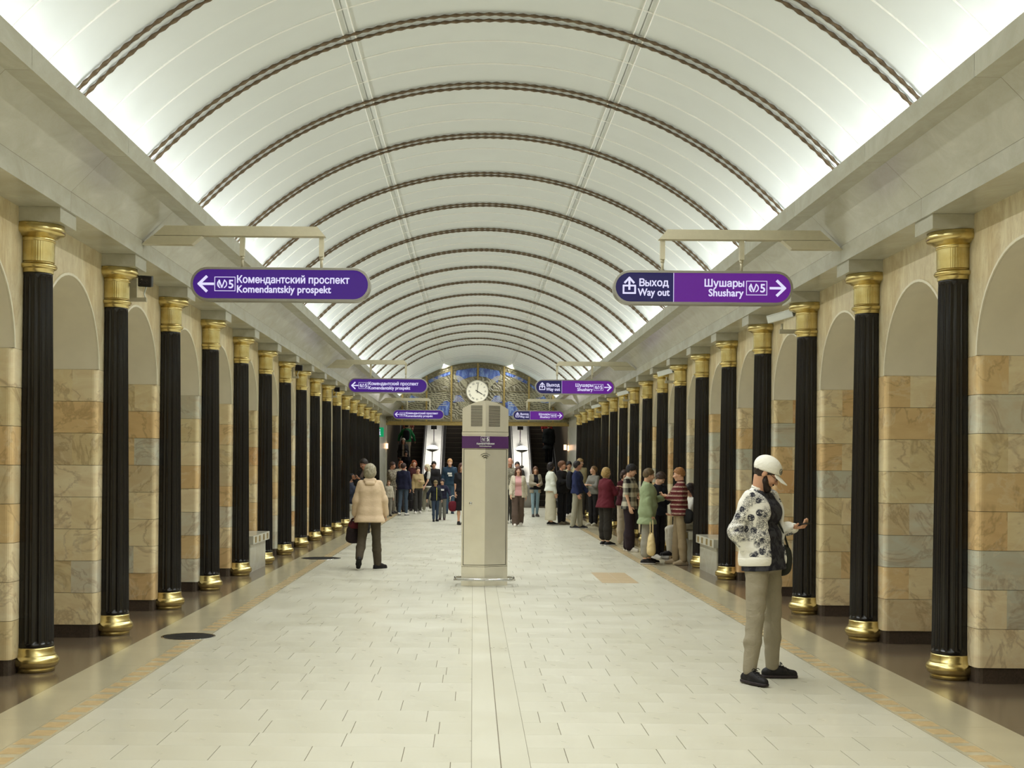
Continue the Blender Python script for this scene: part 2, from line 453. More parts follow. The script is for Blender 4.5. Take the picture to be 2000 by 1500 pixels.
    fascia = cp([(3.12, 4.32), (2.98, 4.32), (2.98, 4.165), (3.15, 4.165)], 'fascia_panel')
    slope = cp([(3.15, 4.165), (3.44, 3.875)], 'sloped_panel')
    band = cp([(3.44, 3.873), (3.44, 3.712), (3.80, 3.712)], 'band_panel')
    ledge = cp([(3.12, 4.32), (3.12, 4.18), (4.0, 4.18)], 'ledge')
    core = MB().sheet([(s * 3.0, 4.17), (s * 3.16, 4.18), (s * 3.46, 3.885), (s * 3.46, 3.73), (s * 3.9, 3.73)], YNEAR, YEND, 'y').build('cornice_core', M['grout'], cor)
    for i in range(-7, NCOL + 2):
        y = coly(i)
        for me in (fascia, slope, band, ledge): put(me.name.split('.')[0], me, cor, (0, y, 0))
# ------------------------------------------------------------------ vault
ceil = struct('ceiling')
A1 = math.asin(1.42 / VR); AE = math.asin(4.0 / VR)
def panel(a0, a1, d):
    n = max(4, int(abs(a1 - a0) / R(2.2))); b = MB()
    aa = [a0 + .0012 + (a1 - a0 - .0024) * k / n for k in range(n + 1)]
    return b.sheet([vault(a) for a in aa], .004, d - .004, 'y', 0, True).mesh('ceiling_panel', M['vault'])
pm = [panel(-AE, -A1, S / 3), panel(-A1, A1, S / 3), panel(A1, AE, S / 3)]
def arcpts(y, r=0.0, n=120, e=AE): return [(lambda q: (q[0], y, q[1]))(vault(-e + 2 * e * k / n, r)) for k in range(n + 1)]
seam = MB().tube(arcpts(0, .004, 60), .009, 6).mesh('panel_seam', M['seam'])
TWS = 2 * PI / .22
rope = MB().tube(arcpts(0, .024, 620), .019, 8, twist=TWS, ell=.62).mesh('rope_moulding', M['bronze'])
back = MB().sheet([vault(-AE + 2 * AE * k / 60, -.02) for k in range(61)], YNEAR, YEND, 'y', 0, True).build('vault_shell', M['vault'], ceil)
y = coly(0) - 14 * S / 2; i0 = -6
for i in range(i0, NCOL + 2):
    y = coly(i)
    for q in range(3):
        for me in pm: put('ceiling_panel', me, ceil, (0, y + q * S / 3, 0))
        if q: put('panel_seam', seam, ceil, (0, y + q * S / 3, 0))
    if i < NCOL:
        put('rope_moulding', rope, ceil, (0, y - .085, 0)); put('rope_moulding', rope, ceil, (0, y + .085, 0))
    else: put('panel_seam', seam, ceil, (0, y, 0))
    if i < NCOL + 1 and i >= NCOL - 1:
        for q in (1, 3, 5): put('panel_seam', seam, ceil, (0, y + q * S / 6, 0))
for a in (-A1 - .012, -A1 + .012, A1 - .012, A1 + .012):
    x, z = vault(a, .006); MB().tube([(x, YNEAR, z), (x, YEND, z)], .009, 6).build('long_seam', M['seam'], ceil)
    # wall behind the camera
back_w = MB().box(-5.2, 5.2, YNEAR - .1, YNEAR, 0, 6.4).build('wall_back', M['spandrel']); tag(back_w, kind='structure')

# ------------------------------------------------------------------ columns
def flute(r, z, a):
    d = .115 * r
    e = min(1, max(0, (z - .225) / .035), max(0, (3.19 - z) / .035)); e = math.sqrt(e)
    c = math.cos(a * 16 / 2); c = abs(c)
    return r - d * e * (c ** .55)
def shaft_r(z): 
    t = (z - .19) / 3.02; return .153 + (.122 - .153) * t ** 1.2
zs = [.195, .222, .228, .236, .246, .26] + [.26 + 2.88 * k / 10 for k in range(1, 10)] + [3.155, 3.168, 3.178, 3.186, 3.192, 3.212]
shaft_me = MB().lathe([(shaft_r(z), z) for z in zs], 128, rf=flute).mesh('shaft', M['black'])
def arc(cx, cz, rx, rz, a0, a1, n=8): return [(cx + rx * math.cos(R(a0 + (a1 - a0) * k / n)), cz + rz * math.sin(R(a0 + (a1 - a0) * k / n))) for k in range(n + 1)]
base_me = MB().lathe([(.160, 0), (.163, .028)] + arc(.150, .083, .047, .050, -80, 62) + [(.170, .132), (.170, .138), (.161, .146), (.158, .186), (.154, .197)], 48).mesh('base', M['brass'])
neck_me = MB().lathe([(.128, 3.208), (.130, 3.235)] + arc(.130, 3.262, .026, .022, -80, 80) + [(.132, 3.288), (.132, 3.30)], 48).mesh('neck_ring', M['brass'])
def reed(r, z, a): return r * (1 - .007 * (1 if (int(a / (2 * PI) * 90) % 2) else 0))
drum_me = MB().lathe([(.136, 3.298), (.136, 3.46)], 180, rf=reed, smooth=False).mesh('drum', M['brass'])
fil_me = MB().lathe([(.143, 3.46), (.143, 3.492), (.136, 3.494)] , 48).mesh('fillet', M['brass'])
ech_me = MB().lathe([(.142, 3.49), (.158, 3.496), (.180, 3.512)] + arc(.196, 3.55, .024, .036, -50, 60) + [(.214, 3.596)], 48).mesh('echinus', M['brass'])
ab = MB().box(-.25, .085, -.2, .2, 3.594, 3.711)
ab_me = ab.mesh('abacus', M['cornice'])
ORD = ['nearest', 'second', 'third', 'fourth', 'fifth', 'sixth', 'seventh', 'eighth', 'ninth', 'tenth', 'eleventh', 'twelfth', 'thirteenth', 'fourteenth', 'fifteenth', 'sixteenth', 'farthest']
for s in (-1, 1):
    for i in range(NCOL):
        o = empty('fluted_column', (s * COLX, coly(i), 0), 0 if s > 0 else PI)
        for me in (shaft_me, base_me, neck_me, drum_me, fil_me, ech_me, ab_me): put(me.name.split('.')[0], me, o)
        tag(o, 'black fluted column with brass cap and base, %s%s on the %s wall' % (ORD[i], '' if i in (0, 16) else ' from the camera', 'left' if s < 0 else 'right'), 'column', 'black fluted columns along the %s wall' % ('left' if s < 0 else 'right'))

# ------------------------------------------------------------------ benches in the arches
def bench(s, i, label, vents=True):
    o = empty('marble_bench', (s * 3.79, coly(i) + S / 2, 0))
    W = -s
    a, b = sorted((0, W * .18)); MB().box(a, b, -.72, .72, 0, .44).build('body', M['cornice'], o)
    a, b = sorted((-W * .3, W * .24)); bevel(MB().box(a, b, -.76, .76, .44, .575).build('seat', M['cornice'], o), .006)
    if vents:
        for yc in (-.55, -.2, .2, .55):
            for k in range(4):
                a, b = sorted((W * .236, W * .243)); MB().box(a, b, yc - .07 + k * .04, yc - .052 + k * .04, .46, .555).build('grille_bar', M['gold'], o)
    tag(o, label, 'bench', 'marble benches in the arches')
bench(1, 4, 'white marble bench with brass grilles, behind the man in the white cap')
bench(-1, 4, 'white marble bench protruding between the fifth and sixth left columns')
bench(1, 5, 'white marble bench in the right wall where a woman in white sits')
bench(-1, 11, 'far white marble bench in the left wall under a seated woman')

# ------------------------------------------------------------------ text
def glyphs(txt, size, depth):          # outline mesh of a run of letters; small capitals stand in for the letter en
    cu = bpy.data.curves.new('text', 'FONT'); cu.body = txt.replace('н', 'h') if 'н' in txt else txt; cu.size = size; cu.extrude = depth
    cu.resolution_u = 3; cu.small_caps_scale = .745
    for k, ch in enumerate(txt):
        if ch == 'н': cu.body_format[k].use_small_caps = True
    o = bpy.data.objects.new('text', cu); me = bpy.data.meshes.new_from_object(o); bpy.data.objects.remove(o)
    return [v.co.copy() for v in me.vertices], [tuple(p.vertices) for p in me.polygons]
def text_mesh(body, size, mat, bold=.02, w_=None, align='LEFT', depth=.001):
    # two letters of the built-in font have broken outlines: they are drawn as strokes
    V, Fs, x = [], [], 0.0; xh = size * .40; sw = size * .075; gap = size * .085; import re as _re
    hx = max(v.y for v in glyphs('ш', size, depth)[0]) if _re.search('[ыя]', body) else 0
    for run in [r_ for r_ in _re.split('([ыя])', body) if r_]:
        if run in 'ыя':
            b = MB(); x += gap
            if run == 'ы':
                st = [[(0, 0), (0, hx)], [(0, hx * .60), (hx * .38, hx * .60), (hx * .52, hx * .50), (hx * .56, hx * .32), (hx * .52, hx * .14), (hx * .38, sw * .4), (0, sw * .4)], [(hx * .86, 0), (hx * .86, hx)]]; adv = hx * .86
            else:
                st = [[(hx * .62, 0), (hx * .62, hx)], [(hx * .62, hx * .96), (hx * .24, hx * .96), (hx * .08, hx * .84), (hx * .05, hx * .70), (hx * .08, hx * .54), (hx * .24, hx * .42), (hx * .62, hx * .42)], [(hx * .32, hx * .42), (0, 0)]]; adv = hx * .62
            for q in st:
                for k in range(len(q) - 1):
                    a, c_ = Vector(q[k]), Vector(q[k + 1]); d_ = (c_ - a).normalized() * sw * .35; m_ = Vector((-d_.y, d_.x)).normalized() * sw / 2
                    if q in (st[0], st[-1]) and len(q) == 2: d_ = Vector((0, 0))
                    b.prism([tuple(p_) for p_ in (a - d_ - m_, c_ + d_ - m_, c_ + d_ + m_, a - d_ + m_)], -depth, depth)
            n0 = len(V); V += [Vector((p_[0] + x + sw / 2, p_[1], p_[2])) for p_ in b.v]; Fs += [tuple(i + n0 for i in f_) for f_ in b.f]; x += adv + sw
        else:
            v_, f_ = glyphs(run, size, depth); x0 = min(p_.x for p_ in v_); dx = (x + gap - x0) if x else 0
            n0 = len(V); V += [Vector((p_.x + dx, p_.y, p_.z)) for p_ in v_]; Fs += [tuple(i + n0 for i in q) for q in f_]; x = max(p_.x for p_ in v_) + dx
    xs = [v.x for v in V]; k = w_ / (max(xs) - min(xs)) if w_ else 1
    x0 = {'LEFT': min(xs) if w_ else 0, 'RIGHT': max(xs), 'CENTER': (max(xs) + min(xs)) / 2}[align]
    for v in V: v.x = (v.x - x0) * k
    b = MB(); t = bold * size
    for q, (dx, dy) in enumerate(((0, 0), (t, 0), (-t, 0), (0, t), (0, -t), (t * .7, t * .7), (-t * .7, -t * .7), (t * .7, -t * .7), (-t * .7, t * .7)) if bold else ((0, 0),)):
        b.add([(v.x + dx, v.y + dy, v.z + q * .00025) for v in V], Fs)
    return b.mesh('lettering', mat)
def logo(b, x, z, h, y, d=.0015, num=True):     # boxed metro mark: two arcs round a V, then a 5
    w_ = h * 1.48; b.ribbon([(x, z - h / 2), (x + w_, z - h / 2), (x + w_, z + h / 2), (x, z + h / 2)], h * .045, y, d, closed=True)
    cx = x + w_ * .36; r = h * .3
    for sg in (-1, 1):
        b.ribbon([(cx + sg * r * 1.1 * math.cos(R(t)), z + r * 1.0 * math.sin(R(t))) for t in range(-62, 63, 12)], h * .075, y, d)
    b.ribbon([(cx - r * .72, z + r * .95), (cx - r * .05, z - r * .85), (cx + r * .6, z + r * .95)], h * .085, y, d)
    b.ribbon([(cx - r * .72, z + r * .95), (cx - r * .75, z - r * .5)], h * .05, y, d)
    return x + w_
def stadium(cx, cz, w_, h, n=14):
    r = h / 2; p = []
    for k in range(n + 1): a = -PI / 2 + PI * k / n; p.append((cx + w_ / 2 - r + r * math.cos(a), cz + r * math.sin(a)))
    for k in range(n + 1): a = PI / 2 + PI * k / n; p.append((cx - w_ / 2 + r + r * math.cos(a), cz + r * math.sin(a)))
    return p
SW, SH = 1.77, .335
def sign(s, i, label):
    yc = coly(i); o = empty('hanging_sign', (s * 2.075, yc, 3.45))
    b = MB(); F = -.055
    outer = stadium(0, 0, SW, SH); inner = stadium(0, 0, SW - .05, SH - .05)
    n = len(outer); v = []
    for (x, z), (x2, z2) in zip(outer, inner): v += [(x, .055, z), (x, -.05, z), (x * .997, -.062, z * .98), (x2, -.062, z2), (x2, -.052, z2), (x2, .05, z2)]
    f = [(6 * k + q, 6 * k + (q + 1) % 6, 6 * ((k + 1) % n) + (q + 1) % 6, 6 * ((k + 1) % n) + q) for k in range(n) for q in range(6)]
    b.add(v, f, 0, False); b.build('frame', M['grey'], o)
    inner = stadium(0, 0, SW - .048, SH - .048)
    if s < 0:
        MB().prism(inner, -.052, .05, 'y').build('light_panel', M['sign_violet'], o)
    else:
        xs = -.29
        L = [(x, z) for x, z in inner if x < xs]; Rr = [(x, z) for x, z in inner if x >= xs]
        zt = (SH - .048) / 2
        L = [(xs, zt)] + [p for p in L] + [(xs, -zt)]
        MB().prism(L, -.052, .05, 'y').build('exit_panel', M['sign_navy'], o)
        Rr = [p for p in stadium(0, 0, SW - .048, SH - .048) if p[0] >= xs]
        Rp = [(xs, -zt)] + Rr + [(xs, zt)]
        MB().prism(Rp, -.052, .05, 'y').build('direction_panel', M['sign_purple'], o)
        MB().box(xs - .003, xs + .003, -.0535, -.05, -zt, zt).build('divider', M['print'], o)
    yf = -.0525
    def arrow(b, x, z, h, dr):
        b.ribbon([(x, z), (x - dr * h * 1.0, z)], h * .17, yf); b.ribbon([(x - dr * h * .52, z + h * .5), (x, z), (x - dr * h * .52, z - h * .5)], h * .19, yf)
    def txt(body, size, x, z, wd, al):
        me = text_mesh(body, size, M['print'], .022, wd, al)
        if ' ' not in body: put('lettering', me, o, (x, yf - .0005, z), (R(90), 0, 0)); return
        xs = sorted(v.co.x for v in me.vertices); gaps = [(xs[k + 1] - xs[k], (xs[k + 1] + xs[k]) / 2) for k in range(len(xs) - 1)]; cut = max(g_ for g_ in gaps)[1]
        for side in (0, 1):                      # one mesh per word
            fs = [tuple(p.vertices) for p in me.polygons if (me.vertices[p.vertices[0]].co.x > cut) == bool(side)]
            ids = sorted({i for f_ in fs for i in f_}); mp = {k: n_ for n_, k in enumerate(ids)}
            MB().add([tuple(me.vertices[k].co) for k in ids], [[mp[k] for k in f_] for f_ in fs]).build('lettering', M['print'], o, (x, yf - .0005, z)).rotation_euler = (R(90), 0, 0)
    b = MB(); b2 = MB()
    if s < 0:
        arrow(b, -.80, 0, .14, -1); logo(b2, -.645, 0, .135, yf)
        b.build('arrow', M['print'], o); b2.build('metro_mark', M['print'], o)
        txt('5', .115, -.508, -.04, .044, 'LEFT')
        txt('Комендантский проспект', .10, -.425, .012, 1.10, 'LEFT'); txt('Komendantskiy prospekt', .10, -.425, -.082, .92, 'LEFT')
    else:
        arrow(b, .80, 0, .14, 1); logo(b2, .425, 0, .135, yf); b.build('arrow', M['print'], o); b2.build('metro_mark', M['print'], o); b = MB()
        # exit pictogram: arrow leaving a box
        b.ribbon([(-.74, .015), (-.782, .015), (-.782, -.058), (-.668, -.058), (-.668, .015), (-.71, .015)], .017, yf)
        b.ribbon([(-.725, -.02), (-.725, .085)], .02, yf); b.ribbon([(-.768, .045), (-.725, .092), (-.682, .045)], .02, yf)
        b.build('exit_mark', M['print'], o)
        txt('5', .115, .562, -.04, .044, 'LEFT')
        txt('Выход', .10, -.625, .012, .285, 'LEFT'); txt('Way out', .10, -.64, -.082, .31, 'LEFT')
        txt('Шушары', .10, .40, .012, .385, 'RIGHT'); txt('Shushary', .10, .395, -.082, .34, 'RIGHT')
    # bracket
    i_ = -s; zb = .475
    # arm from the slope of the cornice towards the middle
    def Q(x): return s * x - s * 2.075
    arm = [(Q(3.33), zb), (Q(1.64), zb), (Q(1.72), zb + .095), (Q(3.22), zb + .095)]
    MB().prism(arm if s < 0 else arm[::-1], -.05, .05, 'y').build('arm', M['beigemetal'], o)
    gus = [(Q(3.44), zb - .088), (Q(2.95), zb - .088), (Q(2.85), zb - .004), (Q(3.34), zb - .004)]
    MB().prism(gus if s < 0 else gus[::-1], -.05, .05, 'y').build('gusset', M['beigemetal'], o)
    for x in (2.46, 1.68):
        h = MB(); h.box(Q(x) - .022, Q(x) + .022, -.03, .03, .28, zb + .004)
        h.tube([(Q(x), 0, .165), (Q(x), 0, .285)], .014, 10); h.tube([(Q(x), 0, .25), (Q(x), 0, .283)], .02, 10)
        h.build('hanger', M['beigemetal'], o)
    tag(o, label, 'sign', 'lit direction signs')
sign(-1, 1, 'violet lit sign with left arrow reading Komendantskiy prospekt, the nearest and largest')
sign(1, 1, 'navy and purple lit sign reading Way out and Shushary, the nearest and largest')
sign(-1, 8, 'violet lit left-arrow sign in the middle of its row, half as large as the nearest')
sign(1, 8, 'navy and purple lit Way out sign in the middle of its row')
sign(-1, 15, 'smallest violet left-arrow sign, farthest down the hall before the glass')
sign(1, 15, 'smallest navy and purple Way out sign, farthest down the hall')

# ------------------------------------------------------------------ kiosk
kx, ky = -.0, 17.55
k = empty('information_column', (kx, ky, 0)); hw = .325
def fy(u): return .02 * abs(u) / hw if u < 0 else .17 * u / hw
def kp(w_, dz=0): return [(-w_, fy(-w_)), (0, 0), (w_, fy(w_)), (w_, .5), (-w_, .5)]
MB().prism(kp(hw)[::1], 0, .27).build('plinth', M['steel'], k)
MB().prism(kp(hw), .275, 1.93).build('body', M['steel'], k)
bd = MB(); 
def facept(u, off=.0): return (u, fy(u) - off)
def onface(b, u0, u1, z0, z1, off0, off1, mat=0):
    p, q = facept(u0), facept(u1)
    v = [(p[0], p[1] - o_, z) for o_ in (off0, off1) for z in (z0, z1)] + [(q[0], q[1] - o_, z) for o_ in (off0, off1) for z in (z0, z1)]
    b.add(v, [(0, 1, 3, 2), (4, 6, 7, 5), (2, 3, 7, 6), (0, 4, 5, 1), (1, 5, 7, 3), (0, 2, 6, 4)], mat)
dr = MB(); e = .296
onface(dr, -e, 0, .30, 1.915, -.001, .006); onface(dr, 0, e, .30, 1.915, -.001, .006)
door = dr.build('door', M['steel'], k)
fr = MB()
for (a, b_) in ((-e - .008, -e), (e, e + .008)): onface(fr, a, b_, .292, 1.922, -.001, .002)
for (z0, z1) in ((.292, .300), (1.915, 1.922)): onface(fr, -e, 0, z0, z1, -.001, .002); onface(fr, 0, e, z0, z1, -.001, .002)
fr.build('door_gap', M['rubber'], k)
MB().lathe([(.018, 0), (.022, .006), (.014, .012), (.0, .012)], 20).build('lock', M['chrome'], door, (0, 0, 0))
lk = [c for c in door.children][0]; lk.location = (-.20, .006, 1.16); lk.rotation_euler = (R(90), 0, 0)
bandb = MB(); onface(bandb, -hw - .003, 0, 1.93, 2.10, -.02, .008); onface(bandb, 0, hw + .003, 1.93, 2.10, -.02, .008)
band_o = bandb.build('purple_band', M['purple_band'], k)
MB().prism(kp(hw - .01), 1.93, 2.12).build('neck', M['steel'], k)
MB().prism(kp(hw + .004), 2.115, 2.16).build('moulding', M['steel'], k)
hd = MB(); npt = 12; cs = []
for j in range(npt + 1):
    u = -hw + 2 * hw * j / npt; cs.append((u, 2.60 - .115 * (abs(u) / hw) ** 1.8))
v = [(u, fy(u), 2.165) for u, z in cs] + [(u, fy(u), z) for u, z in cs] + [(u, .5, 2.165) for u, z in cs] + [(u, .5, z) for u, z in cs]
n = npt + 1; f = []
for j in range(npt):
    f += [(j, j + 1, n + j + 1, n + j), (n + j, n + j + 1, 3 * n + j + 1, 3 * n + j), (2 * n + j, 3 * n + j, 3 * n + j + 1, 2 * n + j + 1), (j, 2 * n + j, 2 * n + j + 1, j + 1)]
f += [(0, n, 3 * n, 2 * n), (n - 1, 3 * n - 1, 4 * n - 1, 2 * n - 1)]
hd.add(v, f).build('head', M['steel'], k)
for sg in (-1, 1):
    for j in range(16):
        b = MB(); z = 2.24 + j * .0185
        onface(b, *sorted((sg * .045, sg * .205)), z, z + .010, .0005, .0012); b.build('vent_slot', M['rubber'], k)
lb = MB(); logo(lb, -.062, 2.058, .078, -.009)
lb.build('metro_mark', M['print_plain'] if 'print_plain' in M else M['white'], k)
put('lettering', text_mesh('5', .07, M['white'], .03, None, 'LEFT'), k, (.014, -.0115, 2.034), (R(90), 0, 0))
for body, size, z, wd in (('Адмиралтейская', .034, 1.985, .25), ('Admiralteyskaya', .022, 1.955, .17)):
    me = text_mesh(body, size, M['white'], .02, wd, 'LEFT'); put('lettering', me, k, (-wd / 2, -.0115, z), (R(90), 0, 0))
M['wifi'] = simple('light_grey_print', srgb(176, 172, 158), .5)
wf = MB(); 
for r_ in (.035, .062, .09): wf.ribbon([(r_ * math.sin(R(a)), 1.77 + r_ * math.cos(R(a))) for a in range(-48, 49, 8)], .011, -.0075, .0015)
wf.lathe([(.014, 0), (.014, .002)], 14); 
wfm = wf.mesh('wifi_mark', M['wifi'])
for v_ in list(wfm.vertices)[-28:]: v_.co = (v_.co.x, -.008 - v_.co.z, 1.77 + v_.co.y)
put('wifi_mark', wfm, k)
rail = MB().tube([(-.30, .3, .10), (-.395, .3, .10), (-.415, .26, .10), (-.415, -.06, .10), (-.38, -.10, .10), (.38, -.10, .10), (.415, -.06, .10), (.415, .26, .10), (.395, .3, .10), (.30, .3, .10)], .017, 12)
for x in (-.2, .2): rail.tube([(x, -.1, .10), (x, .06, .10)], .012, 8)
rail.build('bumper_rail', M['chrome'], k)
tag(k, 'tall steel service column with purple band and vents in the middle of the hall', 'kiosk')
# second lower post just behind it (white foot seen at its left)
p_ = empty('floor_stanchion', (-.30, 18.9, 0)); MB().lathe([(.07, 0), (.07, .012), (.02, .03), (.02, .2), (.03, .2), (.03, .24), (.0, .25)], 16).build('post', M['white'], p_)
tag(p_, 'short white floor post half hidden behind the steel service column', 'post')

# ------------------------------------------------------------------ cameras, monitors on the walls
def bracket(b, s, L, z=0): 
    a, c = sorted((0, -s * .02)); b.box(a, c, -.06, .06, z - .09, z + .06)
    a, c = sorted((0, -s * L)); b.box(a, c, -.03, .03, z - .03, z + .0)
def monitor(i, label):
    o = empty('wall_monitor', (-3.79, coly(i) + .34, 3.44))
    b = MB(); b.box(0, .30, -.02, .02, -.12, -.08); b.box(0, .20, .0, .015, -.08, .18); b.build('bracket', M['beigemetal'], o)
    MM = Matrix.Translation((.32, -.12, .07)) @ Matrix.Rotation(R(12), 4, 'X') @ Matrix.Rotation(R(3), 4, 'Y')
    bevel(MB().obox(MM, .068, .04, .055).build('case', M['dark'], o), .008)
    MB().obox(MM @ Matrix.Translation((0, -.041, .004)), .05, .002, .036).build('screen', simple('dark_screen', srgb(34, 30, 34), .15), o)
    MB().tube([(.32, -.08, .03), (.28, -.02, -.04), (.29, 0, -.1)], .008, 6).build('cable', M['white'], o)
    tag(o, label, 'monitor', 'black monitors on the left wall')
monitor(1, 'small black monitor on a bracket beside the second left column')
monitor(6, 'small black monitor on a bracket by the seventh left column')
monitor(9, 'smallest far black monitor on the left wall, beyond the others')
def cctv(i, label):
    o = empty('security_camera', (3.79, coly(i) + .3, 3.42))
    b = MB(); b.box(-.34, 0, -.02, .02, -.14, -.09); b.tube([(-.31, 0, -.14), (-.31, 0, -.02)], .016, 8); b.build('bracket', M['beigemetal'], o)
    MM = Matrix.Translation((-.33, -.06, .06)) @ Matrix.Rotation(R(-14), 4, 'Y') @ Matrix.Rotation(R(-42), 4, 'Z')
    bevel(MB().obox(MM, .17, .045, .042).build('housing', M['white'], o), .006)
    bevel(MB().obox(MM @ Matrix.Translation((.02, 0, .046)), .185, .05, .004).build('sun_shield', M['white'], o), .002)
    MB().obox(MM @ Matrix.Translation((-.171, 0, 0)), .002, .034, .03).build('lens_window', M['dark'], o)
    tag(o, label, 'camera', 'white security cameras on the right wall')
cctv(2, 'white box security camera beside the third right column')
cctv(6, 'white security camera on the right wall by the seventh column')
cctv(9, 'white security camera on the right wall by the tenth column')
cctv(12, 'smallest far white security camera on the right wall')
o = empty('information_sign', (-3.79, 45.9, 2.9))
a = MB().box(0.04, .34, -.03, .03, -.17, .17).build('panel', M['sign_green'], o)
MB().box(0, .04, -.01, .01, -.02, .02).build('bracket', M['grey'], o)
ib = MB(); ib.box(.165, .215, -.034, -.03, -.09, .03); ib.box(.145, .19, -.034, -.03, .005, .03); ib.box(.145, .235, -.034, -.03, -.11, -.085); ib.box(.165, .215, -.034, -.03, .06, .105)
ib.build('letter', M['print'], o); tag(o, 'small green lit sign with a white letter i at the left wall end', 'sign')

# ------------------------------------------------------------------ end wall, stained glass, escalators
wf_ = struct('wall_far')
ZB = 3.52; GR = 4.35; GZ = 5.95 - GR     # arched glass field
def gz(x): return GZ + math.sqrt(max(0, GR * GR - x * x))
GE = math.sqrt(GR * GR - (ZB - GZ) ** 2)
# plaster above the glass
v = []; n = 48; v1 = []
for j in range(n + 1):
    x = -4.6 + 9.2 * j / n; zb = gz(x) if abs(x) < GE else ZB; v1.append((x, YEND, max(zb, ZB))); 
up = [(x, YEND, 6.4) for x, _, _ in v1]
MB().add(v1 + up, [(j, j + 1, n + 1 + j + 1, n + 1 + j) for j in range(n)]).build('wall_lunette', M['vault'], wf_)
MB().box(-5.2, 5.2, YEND - .02, YEND + .2, ZB - .16, ZB).build('lintel', M['gold'], wf_)
for s in (-1, 1):
    a, b = sorted((s * 3.75, s * 5.2)); MB().box(a, b, YEND, YEND + .2, 0, ZB - .16).build('end_pier', M['cornice'], wf_)
def m_glass():
    t = NT('stained_glass_relief'); v = t.coord('Object', (1, 1, 1))
    n = t.noise(v, 1.3, 3, .5, .6)
    wv = t.n('ShaderNodeTexWave', wave_type='BANDS', bands_direction='DIAGONAL', Scale=3.6, Distortion=9.0, Detail=2.0, Vector=v)
    c = t.ramp(wv.outputs['Fac'], [(.15, srgb(76, 72, 56)), (.5, srgb(112, 106, 86)), (.9, srgb(160, 156, 134))])
    wv.inputs['Detail Scale'].default_value = 1.2
    c = t.mix(t.ramp(n, [(.35, (0, 0, 0, 1)), (.6, (.7, .7, .7, 1))]), c, srgb(116, 108, 84))
    t.set(c, .3); t.bump(wv.outputs['Fac'], .5, .03)
    return t.m
def m_blue():
    t = NT('blue_glass'); v = t.coord('Object', (6, 6, 2)); n = t.noise(v, 2.2, 3, .6)
    t.set(t.ramp(n, [(.3, srgb(54, 66, 124)), (.5, srgb(84, 104, 164)), (.62, srgb(120, 144, 190)), (.78, srgb(170, 186, 196))]), .25); return t.m
M['glass'] = m_glass(); M['blue'] = m_blue()
M['ornament'] = simple('bronze_ornament', srgb(120, 112, 84), .4, .2, .3, 14)
win = tag(empty('window_1', (0, YEND, 0)), 'arched stained glass window over the escalators, blue and bronze', kind='structure')
mx = [-4.25, -3.12, -2.12, -1.09, 0, 1.09, 2.12, 3.12, 4.25]
mx = [-GE] + [m for m in (-3.12, -2.12, -1.09, 0, 1.09, 2.12, 3.12) if abs(m) < GE] + [GE]
for a, b in zip(mx[:-1], mx[1:]):
    for (lo, hi) in ((ZB, 4.78), (4.78, 99)):
        nn = 6; pts = []
        for j in range(nn + 1):
            x = a + (b - a) * j / nn; t_ = min(hi, gz(x)) ; pts.append((x, max(lo + .001, t_)))
        if max(p[1] for p in pts) - lo < .03: continue
        poly = [(a, lo)] + [(b, lo)] + pts[::-1]
        MB().prism([(x, z) for x, z in poly], -.02, .0, 'y').build('glass_pane', M['glass'], win)
for x in mx[1:-1]: MB().box(x - .035, x + .035, -.06, 0, ZB, gz(x)).build('mullion', M['gold'], win)
MB().box(-gz(0), gz(0), -.05, 0, 4.77, 4.79).build('transom', M['ornament'], win) if False else None
b = MB(); XT = math.sqrt(GR * GR - (4.78 - GZ) ** 2); b.box(-XT, XT, -.045, 0, 4.765, 4.795); b.build('transom', M['ornament'], win)
# arched ornamental border with bosses
nb = 60; aE = math.asin(GE / GR); v = []
for j in range(nb + 1):
    a = -aE + 2 * aE * j / nb
    for r_, y_ in ((GR + .03, 0), (GR + .03, -.05), (GR, -.06), (GR - .02, -.03), (GR - .16, -.03), (GR - .17, -.045), (GR - .19, -.045), (GR - .19, 0)): v.append((r_ * math.sin(a), y_, GZ + r_ * math.cos(a)))
MB().add(v, [(8 * j + q, 8 * j + q + 1, 8 * j + q + 9, 8 * j + q + 8) for j in range(nb) for q in range(7)]).build('border', M['ornament'], win)
bs = MB()
for j in range(56):
    a = -aE + 2 * aE * (j + .5) / 56; bs.obox(Matrix.Translation(((GR - .09) * math.sin(a), -.035, GZ + (GR - .09) * math.cos(a))) @ Matrix.Rotation(a + PI / 4, 4, 'Y'), .03, .015, .03)
tag(bs.build('boss', M['glass'], win), kind='stuff')
MB().box(-GE, GE, -.04, 0, ZB, ZB + .1).build('bottom_border', M['ornament'], win)
def shard(pts): MB().prism(pts, -.035, -.018, 'y').build('blue_pane', M['blue'], win)
def px(x, y): return ((x - 978) / 1.951 / 25.15 / 1.0 * .53, 0)
K = .00414   # metres per pixel of the study crop
def T(pts, mir=False):
    q = [((-1 if mir else 1) * (x - 978) * K, 4.78 + (358 - y) * K) for x, y in pts]
    return q if not mir else q[::-1]
for mir in (False, True):
    shard(T([(990, 120), (1190, 150), (1200, 190), (1175, 270), (1130, 240), (1060, 215), (990, 205)], mir))
    shard(T([(1255, 160), (1330, 180), (1475, 250), (1465, 280), (1350, 225), (1255, 190)], mir))
    shard(T([(1485, 265), (1560, 320), (1590, 345), (1560, 350), (1490, 290)], mir))
    shard(T([(1255, 470), (1300, 450), (1360, 500), (1420, 600), (1270, 600)], mir))
    shard(T([(1105, 460), (1150, 400), (1200, 400), (1225, 470)], mir))
    shard(T([(1560, 420), (1640, 400), (1700, 470), (1620, 470)], mir))
